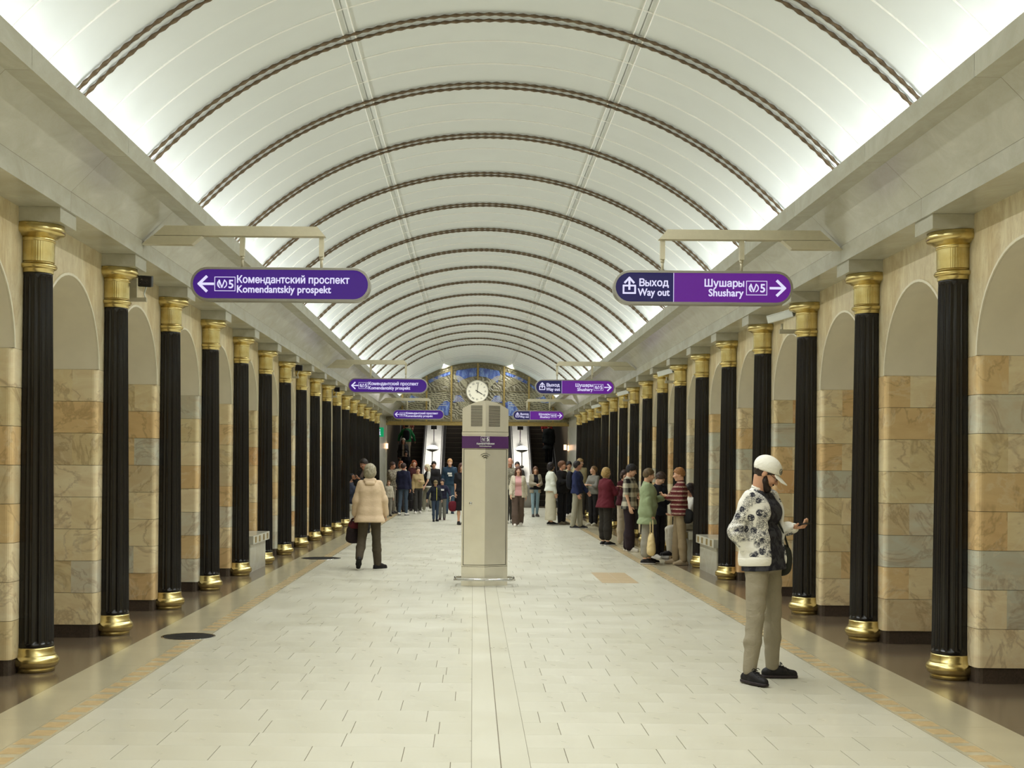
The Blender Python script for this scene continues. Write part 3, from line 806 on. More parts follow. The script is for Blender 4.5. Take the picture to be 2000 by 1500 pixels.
# feather ribs of relief
fb = MB()
for mir in (-1, 1):
    for (x0, z0, x1, z1, n_, sp, bow) in ((1.2, 4.95, 3.0, 5.15, 6, .07, .25), (1.3, 4.2, 2.9, 4.75, 7, .09, -.2), (2.3, 3.7, 3.6, 4.5, 7, .1, -.15), (.45, 4.9, 1.0, 5.3, 5, .06, .1), (.3, 3.7, 1.0, 4.4, 5, .1, .12)):
        for q in range(n_):
            pts = []
            for j in range(9):
                t_ = j / 8; x = x0 + (x1 - x0) * t_; z = z0 + (z1 - z0) * t_ + bow * math.sin(PI * t_) + q * sp * (1 - .5 * t_)
                if z < gz(x) - .2 and z > ZB + .1: pts.append((mir * x, z))
            if len(pts) > 2: fb.ribbon(pts, .022, -.02, .018)
tag(fb.build('feather_relief', simple('pale_relief', srgb(186, 180, 150), .35), win), kind='stuff')
# clock
ck = empty('wall_clock', (-.02, YEND - .07, 4.78))
def disc(r, y0, y1, n=48): return MB().prism([(r * math.cos(2 * PI * j / n), r * math.sin(2 * PI * j / n)) for j in range(n)], y0, y1, 'y')
disc(.475, -.05, .07).build('case', M['ornament'], ck); disc(.445, -.06, -.04).build('dial', simple('cream_dial', srgb(245, 240, 220), .4, 0, .01), ck)
ring = MB(); v = []
for j in range(48):
    a = 2 * PI * j / 48
    for r_, y_ in ((.47, -.05), (.465, -.075), (.45, -.075), (.443, -.058)): v.append((r_ * math.cos(a), y_, r_ * math.sin(a)))
ring.add(v, [(4 * j + q, 4 * j + q + 1, 4 * ((j + 1) % 48) + q + 1, 4 * ((j + 1) % 48) + q) for j in range(48) for q in range(3)]).build('rim', M['grey'], ck)
NUM = ['XII', 'I', 'II', 'III', 'IIII', 'V', 'VI', 'VII', 'VIII', 'IX', 'X', 'XI']
for j, nm in enumerate(NUM):
    me = text_mesh(nm, .105, M['dark'], .0, None, 'CENTER'); a = 2 * PI * j / 12; r_ = .30
    put('numeral', me, ck, (r_ * math.sin(a), -.062, r_ * math.cos(a)), (R(90), a, 0))
def hand(ang, L, w_, name):
    b = MB(); b.ribbon([(-.07 * math.sin(ang), -.07 * math.cos(ang)), (L * math.sin(ang), L * math.cos(ang))], w_, -.066, .004); b.build(name, M['dark'], ck)
hand(R(121), .22, .03, 'hour_hand'); hand(R(6), .30, .018, 'minute_hand'); hand(R(118), .33, .006, 'second_hand')
tag(ck, 'round cream clock with Roman numerals on the stained glass window', 'clock')

# escalator shaft
sh = struct('escalator_shaft')
TY = 66.0; rise = math.tan(R(30))
MB().box(-5.2, -4.02, YEND + .2, TY, -.2, 9).build('shaft_side', M['tunnel'], sh); MB().box(4.02, 5.2, YEND + .2, TY, -.2, 9).build('shaft_side', M['tunnel'], sh)
MB().sheet([(YEND + .2, 5.4), (YEND + 3, 5.8), (TY, 13)], -4.1, 4.1, 'x').build('shaft_roof', M['tunnel'], sh)
MB().box(-4.1, 4.1, TY - .1, TY, 6, 13).build('shaft_end', M['rubber'], sh)
MB().box(-4.1, 4.1, YEND - .8, YEND + 2.4, -.2, .003).build('landing', M['granite'], sh)
EX = [-2.95, -.985, .985, 2.95]; EY = 54.0; NST = 26
step_me = MB(); step_me.box(-.48, .48, 0, .40, -.25, 0); 
for j in range(16): step_me.box(-.47 + j * .06, -.45 + j * .06, -.006, 0, -.19, -.01)
step_me.box(-.48, .48, -.004, .03, -.012, .003, 1)
step_mesh = step_me.mesh('step', [M['stepmetal'], simple('step_edge', srgb(120, 110, 92), .5)])
LBL = ['leftmost escalator with descending passengers at the hall end', 'dark empty escalator left of the steel service column', 'dark escalator mostly hidden behind the steel service column', 'rightmost dark escalator with a person in black riding it']
def ez(y): return max(0, (y - EY) * rise)
for e_, x in enumerate(EX):
    o = empty('escalator', (x, EY, 0))
    for j in range(NST): put('step', step_mesh, o, (0, j * .40, .23 * (j + 1) * (.4 * rise / .23)))
    MB().box(-.5, .5, -1.3, 0, .002, .012).build('comb_plate', M['chrome'], o)
    for sg in (-1, 1):
        pr = [(-1.1, 0), (-1.1, .72), (-.7, .82), (0, .9), (NST * .4, NST * .4 * rise + .9), (NST * .4, NST * .4 * rise - .3), (.2, 0)]
        a, b_ = sorted((sg * .52, sg * .56)); MB().prism(pr, a, b_, 'x').build('balustrade', M['rubber'], o)
        hr = [(sg * .54, -1.1, .5), (sg * .54, -1.22, .68), (sg * .54, -1.1, .86), (sg * .54, -.7, .93), (sg * .54, 0, 1.0), (sg * .54, NST * .4, NST * .4 * rise + 1.0)]
        MB().tube(hr, .04, 8).build('handrail', M['rubber'], o)
        sk = [(0, .14), (NST * .4, NST * .4 * rise + .14), (NST * .4, NST * .4 * rise + .2), (0, .2)]
        a, b_ = sorted((sg * .50, sg * .515)); MB().prism(sk, a, b_, 'x').build('skirt', M['chrome'], o)
    tag(o, LBL[e_], 'escalator', 'escalators at the hall end')
M['deck'] = simple('deck_steel', srgb(190, 190, 186), .3, .9, .06, 3)
for q, x in enumerate((-1.968, 0, 1.968)):
    o = empty('escalator_deck', (x, EY, 0)); W = .40
    pr = [(-1.25, 0), (-1.25, .8), (-1.1, .9), (0, 1.0), (NST * .4, NST * .4 * rise + 1.0), (NST * .4, NST * .4 * rise - .2), (.3, 0)]
    MB().prism(pr, -W, W, 'x').build('casing', M['deck'], o)
    for sg in (-1, 1): MB().tube([(sg * .36, -1.2, .84), (sg * .36, -1.1, .94), (sg * .36, 0, 1.04), (sg * .36, NST * .4, NST * .4 * rise + 1.04)], .02, 8).build('edge_rail', M['chrome'], o)
    tag(o, ['steel deck between the two left escalators', 'steel deck behind the service column between the middle escalators', 'steel deck between the two right escalators'][q], 'escalator deck', 'steel decks between the escalators')
    for n_, yy in enumerate((55.2, 59.5)):
        zz = 1.0 + ez(yy); t = empty('deck_lamp', (x, yy, zz)); 
        MB().lathe([(.1, -.03), (.1, .01), (.025, .04), (.02, .62)], 16).build('stem', M['chrome'], t)
        MB().lathe([(.03, .60), (.2, .66), (.28, .72), (.27, .73)], 24).build('saucer', M['grey'], t)
        MB().lathe([(.25, .73), (.24, .8), (.16, .87), (.02, .90)], 24).build('lamp_bowl', M['lamp'], t)
        tag(t, '%s white bowl lamp on the %s escalator deck' % (['lower', 'upper'][n_], ['left', 'middle', 'right'][q]), 'lamp', 'bowl lamps on the escalator decks')
    bx = empty('deck_camera', (x, 57.2, 1.0 + ez(57.2))); MB().box(-.02, .02, -.02, .02, 0, .55).build('stem', M['chrome'], bx); bevel(MB().box(-.13, .13, -.1, .12, .5, .68).build('case', M['dark'], bx), .01)
    tag(bx, 'small dark box on the %s escalator deck' % ['left', 'middle', 'right'][q], 'box', 'dark boxes on the escalator decks')
for s in (-1, 1):
    o = empty('wall_lamp', (-3.98 if s < 0 else 3.86, YEND - .04, 2.45))
    for q in (0, 1):
        a, b = sorted((-s * .02 - s * .15 * q, -s * .13 - s * .15 * q)); MB().box(a, b, -.04, .03, -.1 + .03 * q, .12 + .03 * q).build('lamp_glass', M['lampwarm'], o)
    MB().box(-.02, .02, -.03, .03, -.06, .06).build('mount', M['grey'], o)
    tag(o, 'pair of small warm lamps at the %s end pier' % ('left' if s < 0 else 'right'), 'lamp', 'warm lamps at the end piers')
area('shaft_fill_light', (0, 58, 6.6), (0, 0, 0), 6, 3, 170, (1, .95, .85))  # added fill light that brightens the escalator shaft and riders, no fixture

# ------------------------------------------------------------------ people: blended volumes turned into one surface
def smin(a, b, k): 
    h = np.clip(.5 + .5 * (b - a) / k, 0, 1); return b * (1 - h) + a * h - k * h * (1 - h)
def sd(P, prims, k=.03):
    F = None
    for pr in prims:
        if pr[0] == 'c':
            a, b, ra, rb = (np.array(pr[1], np.float32), np.array(pr[2], np.float32), pr[3], pr[4]); ba = b - a; L = max(1e-9, float(ba @ ba))
            t = np.clip((P - a) @ ba / L, 0, 1); d = np.sqrt(((P - a - t[..., None] * ba) ** 2).sum(-1)) - (ra + t * (rb - ra))
        else:                                     # ellipsoid with its own frame
            c, rad, Mx = np.array(pr[1], np.float32), np.array(pr[2], np.float32), pr[3]
            q = (P - c) if Mx is None else (P - c) @ Mx
            n1 = np.sqrt(((q / rad) ** 2).sum(-1)); n2 = np.sqrt(((q / rad ** 2) ** 2).sum(-1)); d = n1 * (n1 - 1) / np.maximum(n2, 1e-6)
        F = d if F is None else smin(F, d, k)
    return F
def nets(fn, lo, hi, h):
    lo = np.array(lo, np.float32); hi = np.array(hi, np.float32)
    n = np.maximum(4, np.ceil((hi - lo) / h).astype(int) + 1)
    g = np.stack(np.meshgrid(*[lo[i] + h * np.arange(n[i], dtype=np.float32) for i in range(3)], indexing='ij'), -1)
    F = fn(g); F = np.where(np.abs(F) < 1e-6, 1e-6, F)
    ins = F < 0
    for ax in range(3):                            # keep the surface closed at the box
        sl = [slice(None)] * 3
        for e in (0, -1):
            sl[ax] = e; F[tuple(sl)] = np.maximum(F[tuple(sl)], h * .3)
    ins = F < 0
    c = [F[i:n[0] - 1 + i, j:n[1] - 1 + j, k:n[2] - 1 + k] for i in (0, 1) for j in (0, 1) for k in (0, 1)]
    acc = np.zeros(c[0].shape + (3,), np.float32); cnt = np.zeros(c[0].shape, np.float32)
    off = [(i, j, k) for i in (0, 1) for j in (0, 1) for k in (0, 1)]
    for a in range(8):
        for b in range(a + 1, 8):
            if sum(abs(off[a][q] - off[b][q]) for q in range(3)) != 1: continue
            m = (c[a] < 0) != (c[b] < 0)
            if not m.any(): continue
            t = np.where(m, c[a] / np.where(m, c[a] - c[b], 1), 0)
            p = np.array(off[a], np.float32) + t[..., None] * (np.array(off[b], np.float32) - np.array(off[a], np.float32))
            acc += np.where(m[..., None], p, 0); cnt += m
    act = cnt > 0; idx = -np.ones(cnt.shape, int); idx[act] = np.arange(act.sum())
    V = (acc[act] / cnt[act][:, None] + np.argwhere(act)) * h + lo
    faces = []
    for ax in range(3):
        u, v = [(1, 2), (2, 0), (0, 1)][ax]
        s0 = [slice(None)] * 3; s1 = [slice(None)] * 3; s0[ax] = slice(0, n[ax] - 1); s1[ax] = slice(1, n[ax])
        A, B = ins[tuple(s0)], ins[tuple(s1)]
        cr = np.argwhere(A != B)
        ok = (cr[:, u] > 0) & (cr[:, v] > 0) & (cr[:, u] < n[u] - 1) & (cr[:, v] < n[v] - 1); cr = cr[ok]
        if not len(cr): continue
        d = A[tuple(cr.T)]
        def I(du, dv): q = cr.copy(); q[:, u] -= du; q[:, v] -= dv; return idx[tuple(q.T)]
        q = np.stack([I(1, 1), I(0, 1), I(0, 0), I(1, 0)], -1); q[~d] = q[~d][:, ::-1]
        faces.append(q)
    Fc = np.concatenate(faces) if faces else np.zeros((0, 4), int)
    return V, Fc
def sdmesh(name, pieces, mats, matfn=None):
    vs, fs, o = [], [], 0
    for V, Fc in pieces:
        if not len(V): continue
        vs.append(V); fs.append(Fc + o); o += len(V)
    V = np.concatenate(vs); Fc = np.concatenate(fs)
    me = bpy.data.meshes.new(name); me.vertices.add(len(V)); me.vertices.foreach_set('co', V.astype(np.float32).ravel())
    me.loops.add(Fc.size); me.loops.foreach_set('vertex_index', Fc.astype(np.int32).ravel())
    me.polygons.add(len(Fc)); me.polygons.foreach_set('loop_start', np.arange(0, Fc.size, 4, dtype=np.int32))
    for m in mats: me.materials.append(m)
    if matfn is not None: me.polygons.foreach_set('material_index', matfn(V[Fc].mean(1)).astype(np.int32))
    me.polygons.foreach_set('use_smooth', np.ones(len(Fc), bool)); me.update(calc_edges=True); me.validate()
    return me
def bbox(prims, pad):
    lo = np.full(3, 9.); hi = np.full(3, -9.)
    for p in prims:
        if p[0] == 'c': pts = [(p[1], p[3]), (p[2], p[4])]
        else: pts = [(p[1], max(p[2]))]
        for q, r in pts: lo = np.minimum(lo, np.array(q) - r - pad); hi = np.maximum(hi, np.array(q) + r + pad)
    return lo, hi
def folds(P, amp, seed=0, f=1.0):
    x, y, z = P[..., 0] * f, P[..., 1] * f, P[..., 2] * f; s = seed * 1.7
    A = np.sin(34 * z + 14 * x + 3.5 * np.sin(8 * y + 6 * z + s)) * (.55 + .45 * np.sin(15 * x - 19 * y + 9 * z + s))
    B = np.sin(41 * x + 29 * y + 24 * z + 4 * np.sin(13 * z + s) + s) * (.5 + .5 * np.sin(11 * z + 17 * y - s))
    return amp * (A * .62 + B * .5)

cloth_cache = {}
def cloth(c, c2=None, pat=None, rough=.85):
    key = (c, c2, pat)
    if key in cloth_cache: return cloth_cache[key]
    t = NT('cloth'); v = t.coord('Object'); n = t.noise(v, 160, 2, .6)
    a = srgb(c); base = t.mix(t.math('MULTIPLY', n, .35), a, tuple(x * .72 for x in a[:3]) + (1,))
    if pat:
        b = srgb(c2); sp = t.t.nodes.new('ShaderNodeSeparateXYZ'); t.link(v, sp.inputs[0]); X, Y_, Z = sp.outputs
        if pat == 'stripe':
            w1 = t.math('FRACT', t.math('MULTIPLY', Z, 13.0)); f = t.ramp(w1, [(0, (0, 0, 0, 1)), (.45, (1, 1, 1, 1)), (.62, (0, 0, 0, 1)), (.72, (.7, .7, .7, 1)), (.8, (0, 0, 0, 1))], 'CONSTANT')
            n2 = t.noise(v, 40, 2); f = t.math('MULTIPLY', f, t.ramp(n2, [(.35, (.35, .35, .35, 1)), (.55, (1, 1, 1, 1))]))
        elif pat == 'plaid':
            g1 = t.math('GREATER_THAN', t.math('FRACT', t.math('MULTIPLY', Z, 5.5)), .5); g2 = t.math('GREATER_THAN', t.math('FRACT', t.math('MULTIPLY', X, 6.5)), .5); g3 = t.math('GREATER_THAN', t.math('FRACT', t.math('MULTIPLY', Y_, 6.5)), .5)
            f = t.math('ADD', t.math('MULTIPLY', g1, .55), t.math('MULTIPLY', t.math('ADD', g2, g3), .22))
        elif pat == 'blot':
            n2 = t.noise(v, 17, 3, .6, .8); f = t.ramp(n2, [(.46, (0, 0, 0, 1)), (.56, (1, 1, 1, 1))])
        elif pat == 'lines':
            n2 = t.noise(v, 22, 4, .6, 1.5); f = t.ramp(n2, [(.47, (0, 0, 0, 1)), (.495, (1, 1, 1, 1)), (.52, (0, 0, 0, 1))])
        elif pat == 'speckle':
            n2 = t.noise(v, 45, 2); f = t.ramp(n2, [(.55, (0, 0, 0, 1)), (.6, (1, 1, 1, 1))])
        elif pat == 'floral':
            vo = t.n('ShaderNodeTexVoronoi', Vector=v, Scale=13.0); d = vo.outputs['Distance']; ph = t.noise(v, 42, 4, .65, 1.2)
            fl = t.math('MULTIPLY', t.ramp(d, [(0, (1, 1, 1, 1)), (.34, (1, 1, 1, 1)), (.42, (0, 0, 0, 1))]), t.ramp(ph, [(.40, (.1, .1, .1, 1)), (.48, (1, 1, 1, 1))]))
            big = t.noise(v, 3.6, 2, .5, .4)
            msk = t.ramp(big, [(.38, (0, 0, 0, 1)), (.44, (1, 1, 1, 1))])
            top = t.ramp(Z, [(1.40, (1, 1, 1, 1)), (1.46, (0, 0, 0, 1))]); t.t.nodes  # print fades at the shoulders
            low = t.math('GREATER_THAN', Z, .99)
            ln = t.ramp(t.noise(v, 30, 5, .7, 2.2), [(.44, (0, 0, 0, 1)), (.475, (1, 1, 1, 1)), (.52, (.9, .9, .9, 1)), (.55, (0, 0, 0, 1))])
            m2 = t.ramp(t.noise(v, 5.2, 2, .5, .8), [(.48, (0, 0, 0, 1)), (.53, (1, 1, 1, 1))])
            f = t.math('MULTIPLY', t.math('MAXIMUM', t.math('MULTIPLY', fl, msk), t.math('MULTIPLY', ln, m2)), low)
        base = t.mix(f, base, b)
    wn = t.noise(t.coord('Object', (1, 1, 1.5)), 11, 3, .55, 1.6)
    t.set(base, rough, 0, .3); t.bump(t.math('ADD', wn, t.math('MULTIPLY', n, .12)), .38, .018)
    cloth_cache[key] = t.m; return t.m
SKIN = {}
def skin(c):
    if c not in SKIN:
        t = NT('skin'); v = t.coord(); n = t.noise(v, 25, 3); a = srgb(c)
        t.set(t.ramp(n, [(.3, tuple(x * .9 for x in a[:3]) + (1,)), (.7, a)]), .5, 0, .4)
        t.b.inputs['Subsurface Weight'].default_value = .08; t.b.inputs['Subsurface Radius'].default_value = (.02, .008, .004)
        SKIN[c] = t.m
    return SKIN[c]
HAIRM = {}
def hairmat(c):
    if c not in HAIRM:
        t = NT('hair'); v = t.coord('Object', (90, 90, 12)); n = t.noise(v, 1.2, 3, .6, .5); a = srgb(c)
        t.set(t.ramp(n, [(.3, tuple(x * .5 for x in a[:3]) + (1,)), (.7, tuple(min(1, x * 1.25) for x in a[:3]) + (1,))]), .55, 0, .35); t.bump(n, .35, .01)
        HAIRM[c] = t.m
    return HAIRM[c]
EYEW = simple('eye_white', srgb(225, 220, 212), .3); EYED = simple('dark_iris', srgb(38, 28, 22), .25); LIPS = simple('lips', srgb(170, 100, 88), .5)
BROW = simple('brow_hair', srgb(70, 50, 38), .8)
def unit(v): v = np.array(v, float); return v / np.linalg.norm(v)
def frame(yaw, pitch, roll=0):        # columns: right(+X = the person's left), back(+Y), up ; yaw>0 turns to +X
    a, b = R(yaw), R(pitch)
    Mz = np.array([[math.cos(a), -math.sin(a), 0], [math.sin(a), math.cos(a), 0], [0, 0, 1]])
    Mx = np.array([[1, 0, 0], [0, math.cos(b), -math.sin(b)], [0, math.sin(b), math.cos(b)]])
    r_ = R(roll); My = np.array([[math.cos(r_), 0, math.sin(r_)], [0, 1, 0], [-math.sin(r_), 0, math.cos(r_)]])
    return (Mz @ Mx @ My)

def person(label, x, y, face, h, top, bottom, shoes=(30, 28, 28), hair=('short', (60, 44, 32)), sk=(214, 168, 138), sex='m', fat=1.0,
           arms=((5, 8, 12), (5, 8, 12)), legs=((0, 0), (0, 0)), head=(0, 0), lean=0, vox=.016, z=0.0, sit=None, group=None, curl=18, stance=.09, footyaw=(8, 8), tilt=0):
    """face in degrees: 0 towards the camera end (-Y), 90 to +X.  arms/legs listed (right = -X side, left = +X side).
       arm = (forward pitch, outward, elbow bend[, inward turn]); leg = (forward pitch, knee bend)."""
    s = h / 1.75; root = empty('person', (x, y, z), R(face)); tag(root, label, 'person', group)
    fem = sex == 'f'
    legs = [tuple(l) + (0,) * (3 - len(l)) for l in legs]
    hipw = stance; TH, SHK = .43, .42
    J = {}; pel = np.array([0, 0, .92])
    feet = []
    for q, sg in ((0, -1), (1, 1)):
        ph, kb, ab = legs[q]; hip = np.array([sg * hipw, 0, -.02])
        d1 = np.array([sg * math.sin(R(ab)), -math.sin(R(ph)), -math.cos(R(ph))]); a2 = ph - kb
        d2 = np.array([sg * math.sin(R(ab)), -math.sin(R(a2)), -math.cos(R(a2))])
        kn = hip + unit(d1) * TH; an = kn + unit(d2) * SHK; feet.append((hip, kn, an, a2))
    low = min(f[2][2] for f in feet)
    pel = np.array([0, 0, .085 - low]) if sit is None else np.array([0, 0, sit / s + .10])
    Lp = []
    for q, (hip, kn, an, a2) in enumerate(feet): Lp.append((hip + pel, kn + pel, an + pel, a2))
    # torso leans from the pelvis
    Lm = frame(0, lean); 
    def tp(p): return (Lm @ np.array(p, float)) + pel
    sw = .150 if fem else .172
    if h < 1.45: sw = .16
    sh = [tp((-sw, .01, .478)), tp((sw, .01, .478))]
    AR = []
    for q, sg in ((0, -1), (1, 1)):
        a = tuple(arms[q]) + (0,) * (4 - len(arms[q])); ph, out, eb, inn = a
        d1 = unit((sg * math.sin(R(out)), -math.sin(R(ph)) * math.cos(R(out)), -math.cos(R(ph)) * math.cos(R(out))))
        e = R(ph + eb); i_ = R(inn)
        d2 = unit((sg * math.sin(R(out)) * .5 * math.cos(i_) - sg * math.sin(i_), -math.sin(e) * math.cos(i_), -math.cos(e) * math.cos(i_)))
        el = sh[q] + d1 * .285; wr = el + d2 * .25; AR.append((sh[q], el, wr, d2, sg))
    H_ = frame(head[0], head[1], tilt)
    nb = tp((0, .015, .53)); hc = nb + (frame(head[0] * .3, head[1] * .45 + lean * .4) @ np.array([0, -.022, .150]))
    def hp(p): return hc + H_ @ np.array(p, float)
    # scale helper
    def S_(pr):
        o = []
        for p in pr:
            if p[0] == 'c': o.append(('c', np.array(p[1]) * s, np.array(p[2]) * s, p[3] * s, p[4] * s))
            else: o.append(('e', np.array(p[1]) * s, np.array(p[2]) * s, p[3]))
        return o
    cw = .095 if fem else .115
    def torso(r=0, f=1.0):
        g = fat * f; t_ = [('c', tp((-sw + .02, .005, .462)), tp((sw - .02, .005, .462)), .047 + r * .8, .047 + r * .8), ('c', tp((-.05, .01, .495)), tp((.05, .01, .495)), .045 + r * .6, .045 + r * .6),
             ('c', tp((-cw * .8, -.005, .36)), tp((cw * .8, -.005, .36)), .098 * g + r, .098 * g + r),
             ('c', tp((-.06 * g, -.005, .17)), tp((.06 * g, -.005, .17)), (.088 if fem else .098) * g + r, (.088 if fem else .098) * g + r),
             ('c', tp((-.075, .01, .0)), tp((.075, .01, .0)), .105 * g + r, .105 * g + r)]
        if fat > 1.1: t_.append(('c', tp((-.05, -.04, .12)), tp((.05, -.04, .12)), .10 * g + r, .10 * g + r))
        if fem and h > 1.5: t_ += [('c', tp((-.07, -.075, .33)), tp((.07, -.075, .33)), .062 + r, .062 + r)]
        return t_
    def leg(q, r=0, r2=None, upto=1.0):
        hip, kn, an, a2 = Lp[q]; r2 = r if r2 is None else r2; e = kn + (an - kn) * upto
        return [('c', hip, kn, .082 * (fat * .5 + .5) + r, .055 + (r + r2) / 2), ('c', kn, kn + (e - kn) * .45, .052 + (r + r2) / 2, .052 + r2), ('c', kn + (e - kn) * .45, e, .05 + r2, .036 + r2)]
    def arm(q, r=0, upto=1.0, r2=None):
        a, b, c, d, sg = AR[q]; r2 = r if r2 is None else r2
        if upto <= .5: e = a + (b - a) * upto * 2; return [('c', a, e, .044 + r, .043 + r2)]
        e = b + (c - b) * (upto - .5) * 2
        return [('c', a, b, .042 + r * .8, .038 + r), ('c', b, e, .038 + r, .027 + (r2))]
    skn = skin(sk); pieces = []
    # continuous body
    body = torso(-.006) + [('c', tp((0, .02, .50)), hp((0, .02, -.05)), .052, .048), ('e', hp((0, .012, .02)), (.07, .088, .085), H_)]
    for q in (0, 1): body += arm(q, -.004) + leg(q, -.006) + [('c', Lp[q][2], Lp[q][2] + np.array([math.sin(R(footyaw[q])) * (-1, 1)[q] * .08, -.08, -.045]), .032, .024)]
    body = S_(body); lo, hi = bbox(body, .03); bv = max(vox * 1.25, .018)
    pieces.append(nets(lambda P: sd(P, body, .035 * s), lo, hi, bv))
    # head
    hd = [('e', hp((0, .012, .028)), (.074, .094, .088), H_), ('e', hp((0, -.022, -.035)), (.056, .068, .078), H_), ('c', hp((-.012, -.068, -.092)), hp((.012, -.068, -.092)), .017, .017),
          ('c', hp((-.034, -.068, -.02)), hp((.034, -.068, -.02)), .026, .026),
          ('c', tp((0, .02, .50)), hp((0, .022, -.055)), .056, .05)]
    fine = [('c', hp((0, -.086, .012)), hp((0, -.108, -.024)), .007, .013), ('c', hp((-.034, -.080, .024)), hp((.034, -.080, .024)), .010, .010),
            ('c', hp((-.018, -.089, -.056)), hp((.018, -.089, -.056)), .009, .009)] + \
           [('e', hp((sg * .074, .008, -.008)), (.010, .019, .031), H_) for sg in (-1, 1)]
    hd, fine2 = S_(hd), S_(fine); hv = max(.0055, vox * .5)
    lo, hi = bbox(hd[:4] + fine2, .02); lo[2] -= .02
    eyes = [hp((sg * .031, -.079, .002)) * s for sg in (-1, 1)]
    def headf(P):
        F = smin(sd(P, hd, .022 * s), sd(P, fine2, .004), .010 * s)
        for e in eyes: F = -smin(-F, np.sqrt(((P - e - np.array(H_ @ np.array([0, -.018, .002])) * s) ** 2).sum(-1)) - .013 * s, .008)
        return F
    pieces.append(nets(headf, lo, hi, hv))
    for e in eyes: pieces.append(nets(lambda P: np.sqrt(((P - e) ** 2).sum(-1)) - .0125 * s, e - .02, e + .02, .004))
    # hands with five fingers
    tips = []
    for q in (0, 1):
        a, b, wr, d, sg = AR[q]
        side = unit(np.cross(d, (0, 0, 1)) if abs(d[2]) < .9 else np.cross(d, (0, -1, 0)) * 1.0)
        ref = np.array([0, -1., 0]) if abs(d[1]) < .75 else np.array([-sg * 1., 0, 0])
        th = unit(ref - d * (ref @ d))                       # thumb side
        pn = unit(np.cross(d, th)) * 1.0                     # palm normal, towards the body
        if pn[0] * sg > 0 and abs(d[1]) < .75: pn = -pn
        if abs(d[1]) >= .75: pn = unit(np.array([0, 0, 1.]) - d * d[2]); 
        pm_ = [('c', wr - d * .02, wr + d * .02, .026, .022)]
        for k_, o_ in enumerate((.028, .009, -.010, -.028)): pm_.append(('c', wr + d * .01 + th * o_ * .5, wr + d * .088 + th * o_, .014, .0115))
        fg = []
        for k_, (o_, L) in enumerate(((.029, .072), (.010, .08), (-.010, .074), (-.029, .058))):
            p0 = wr + d * .085 + th * o_; dd = d.copy(); c_ = R(curl)
            for seg in (.42, .32, .26):
                dd = unit(dd * math.cos(c_) + pn * math.sin(c_)); p1 = p0 + dd * L * seg; fg.append(('c', p0, p1, .0095, .0082)); p0 = p1
        t0 = wr + d * .03 + th * .022; t1 = t0 + unit(d * .6 + th * .8 + pn * .35) * .045; t2 = t1 + unit(d * .9 + th * .25 + pn * .4) * .032
        fg += [('c', t0, t1, .013, .011), ('c', t1, t2, .0105, .0085)]
        pr = S_(pm_ + fg); lo, hi = bbox(pr, .008)
        pieces.append(nets(lambda P: sd(P, pr, .005), lo, hi, max(.005, vox * .45)))
        tips.append((wr * s, d, th, pn))
    Hs = hc * s; Hi = H_
    def bm(Cn):
        L = (Cn - Hs) @ Hi / s; m = np.zeros(len(Cn), int)
        for sg in (-1, 1):
            de = np.sqrt(((L - np.array([sg * .031, -.079, .002])) ** 2).sum(-1)); m[(de < .0135) & (L[:, 1] < -.082)] = 1
            m[(de < .0135) & (L[:, 1] < -.0885)] = 2
            m[(np.abs(L[:, 2] - .026 - .12 * (.03 - np.abs(L[:, 0]))) < .0045) & (L[:, 1] < -.076) & (np.abs(L[:, 0]) > .012) & (np.abs(L[:, 0]) < .048)] = 4
        m[(np.abs(L[:, 2] + .057) < .0075) & (np.abs(L[:, 0]) < .021) & (L[:, 1] < -.084)] = 3
        return m
    put('body', sdmesh('body', pieces, [skn, EYEW, EYED, LIPS, BROW], bm), root)
    # ---------------- clothes
    seed = rng.random() * 6
    def garment(name, prims, mat, clips=(), k=.035, amp=.003, v=None, cut=None, parent=root, f=1.0, extra=None):
        pr = S_(prims); ex = S_(extra) if extra else None; lo, hi = bbox(pr + (ex or []), .02 + amp * 2)
        for (nrm, pt) in clips:      # keep the side the normal points away from
            pass
        def fn(P):
            F = sd(P, pr, k * s) + folds(P / s, amp, seed, f)
            for (nrm, pt) in clips: F = np.maximum(F, (P - np.array(pt) * s) @ np.array(nrm, float))
            if cut is not None: F = np.maximum(F, cut(P / s) * s)
            if ex: F = smin(F, sd(P, ex, k * s) + folds(P / s, amp * 1.3, seed + 1, 1.3), .02 * s)
            return F
        return put(name, sdmesh(name, [nets(fn, lo, hi, v or vox)], [mat] if not isinstance(mat, list) else mat), parent)
    # bottom
    kind, bmt = bottom[0], cloth(*bottom[1]) if isinstance(bottom[1][0], tuple) else cloth(bottom[1])
    waist = tp((0, 0, .055))
    if kind in ('trousers', 'chino', 'jeans', 'wide', 'cropped', 'slim', 'shorts'):
        r1, r2 = {'trousers': (.012, .028), 'jeans': (.008, .014), 'wide': (.022, .055), 'cropped': (.02, .05), 'slim': (.004, .008), 'chino': (.012, .016), 'shorts': (.02, .03)}[kind]
        up = {'cropped': .72, 'shorts': .05}.get(kind, .97)
        pr = [('c', tp((-.075, .01, .0)), tp((.075, .01, .0)), .105 * fat + .01, .105 * fat + .01), ('c', tp((-.06, .0, .10)), tp((.06, .0, .10)), .09 * fat + .012, .09 * fat + .012)]
        for q in (0, 1): pr += leg(q, r1, r2, up)
        garment('trousers', pr, bmt, [(Lm @ np.array([0, 0, 1.]), waist)], k=.014, amp=.005 if kind != 'slim' else .002, f=1.0)
    else:                                            # skirt / dress bottom
        L = {'skirt': .55, 'longskirt': .82, 'dress': .5}[kind]
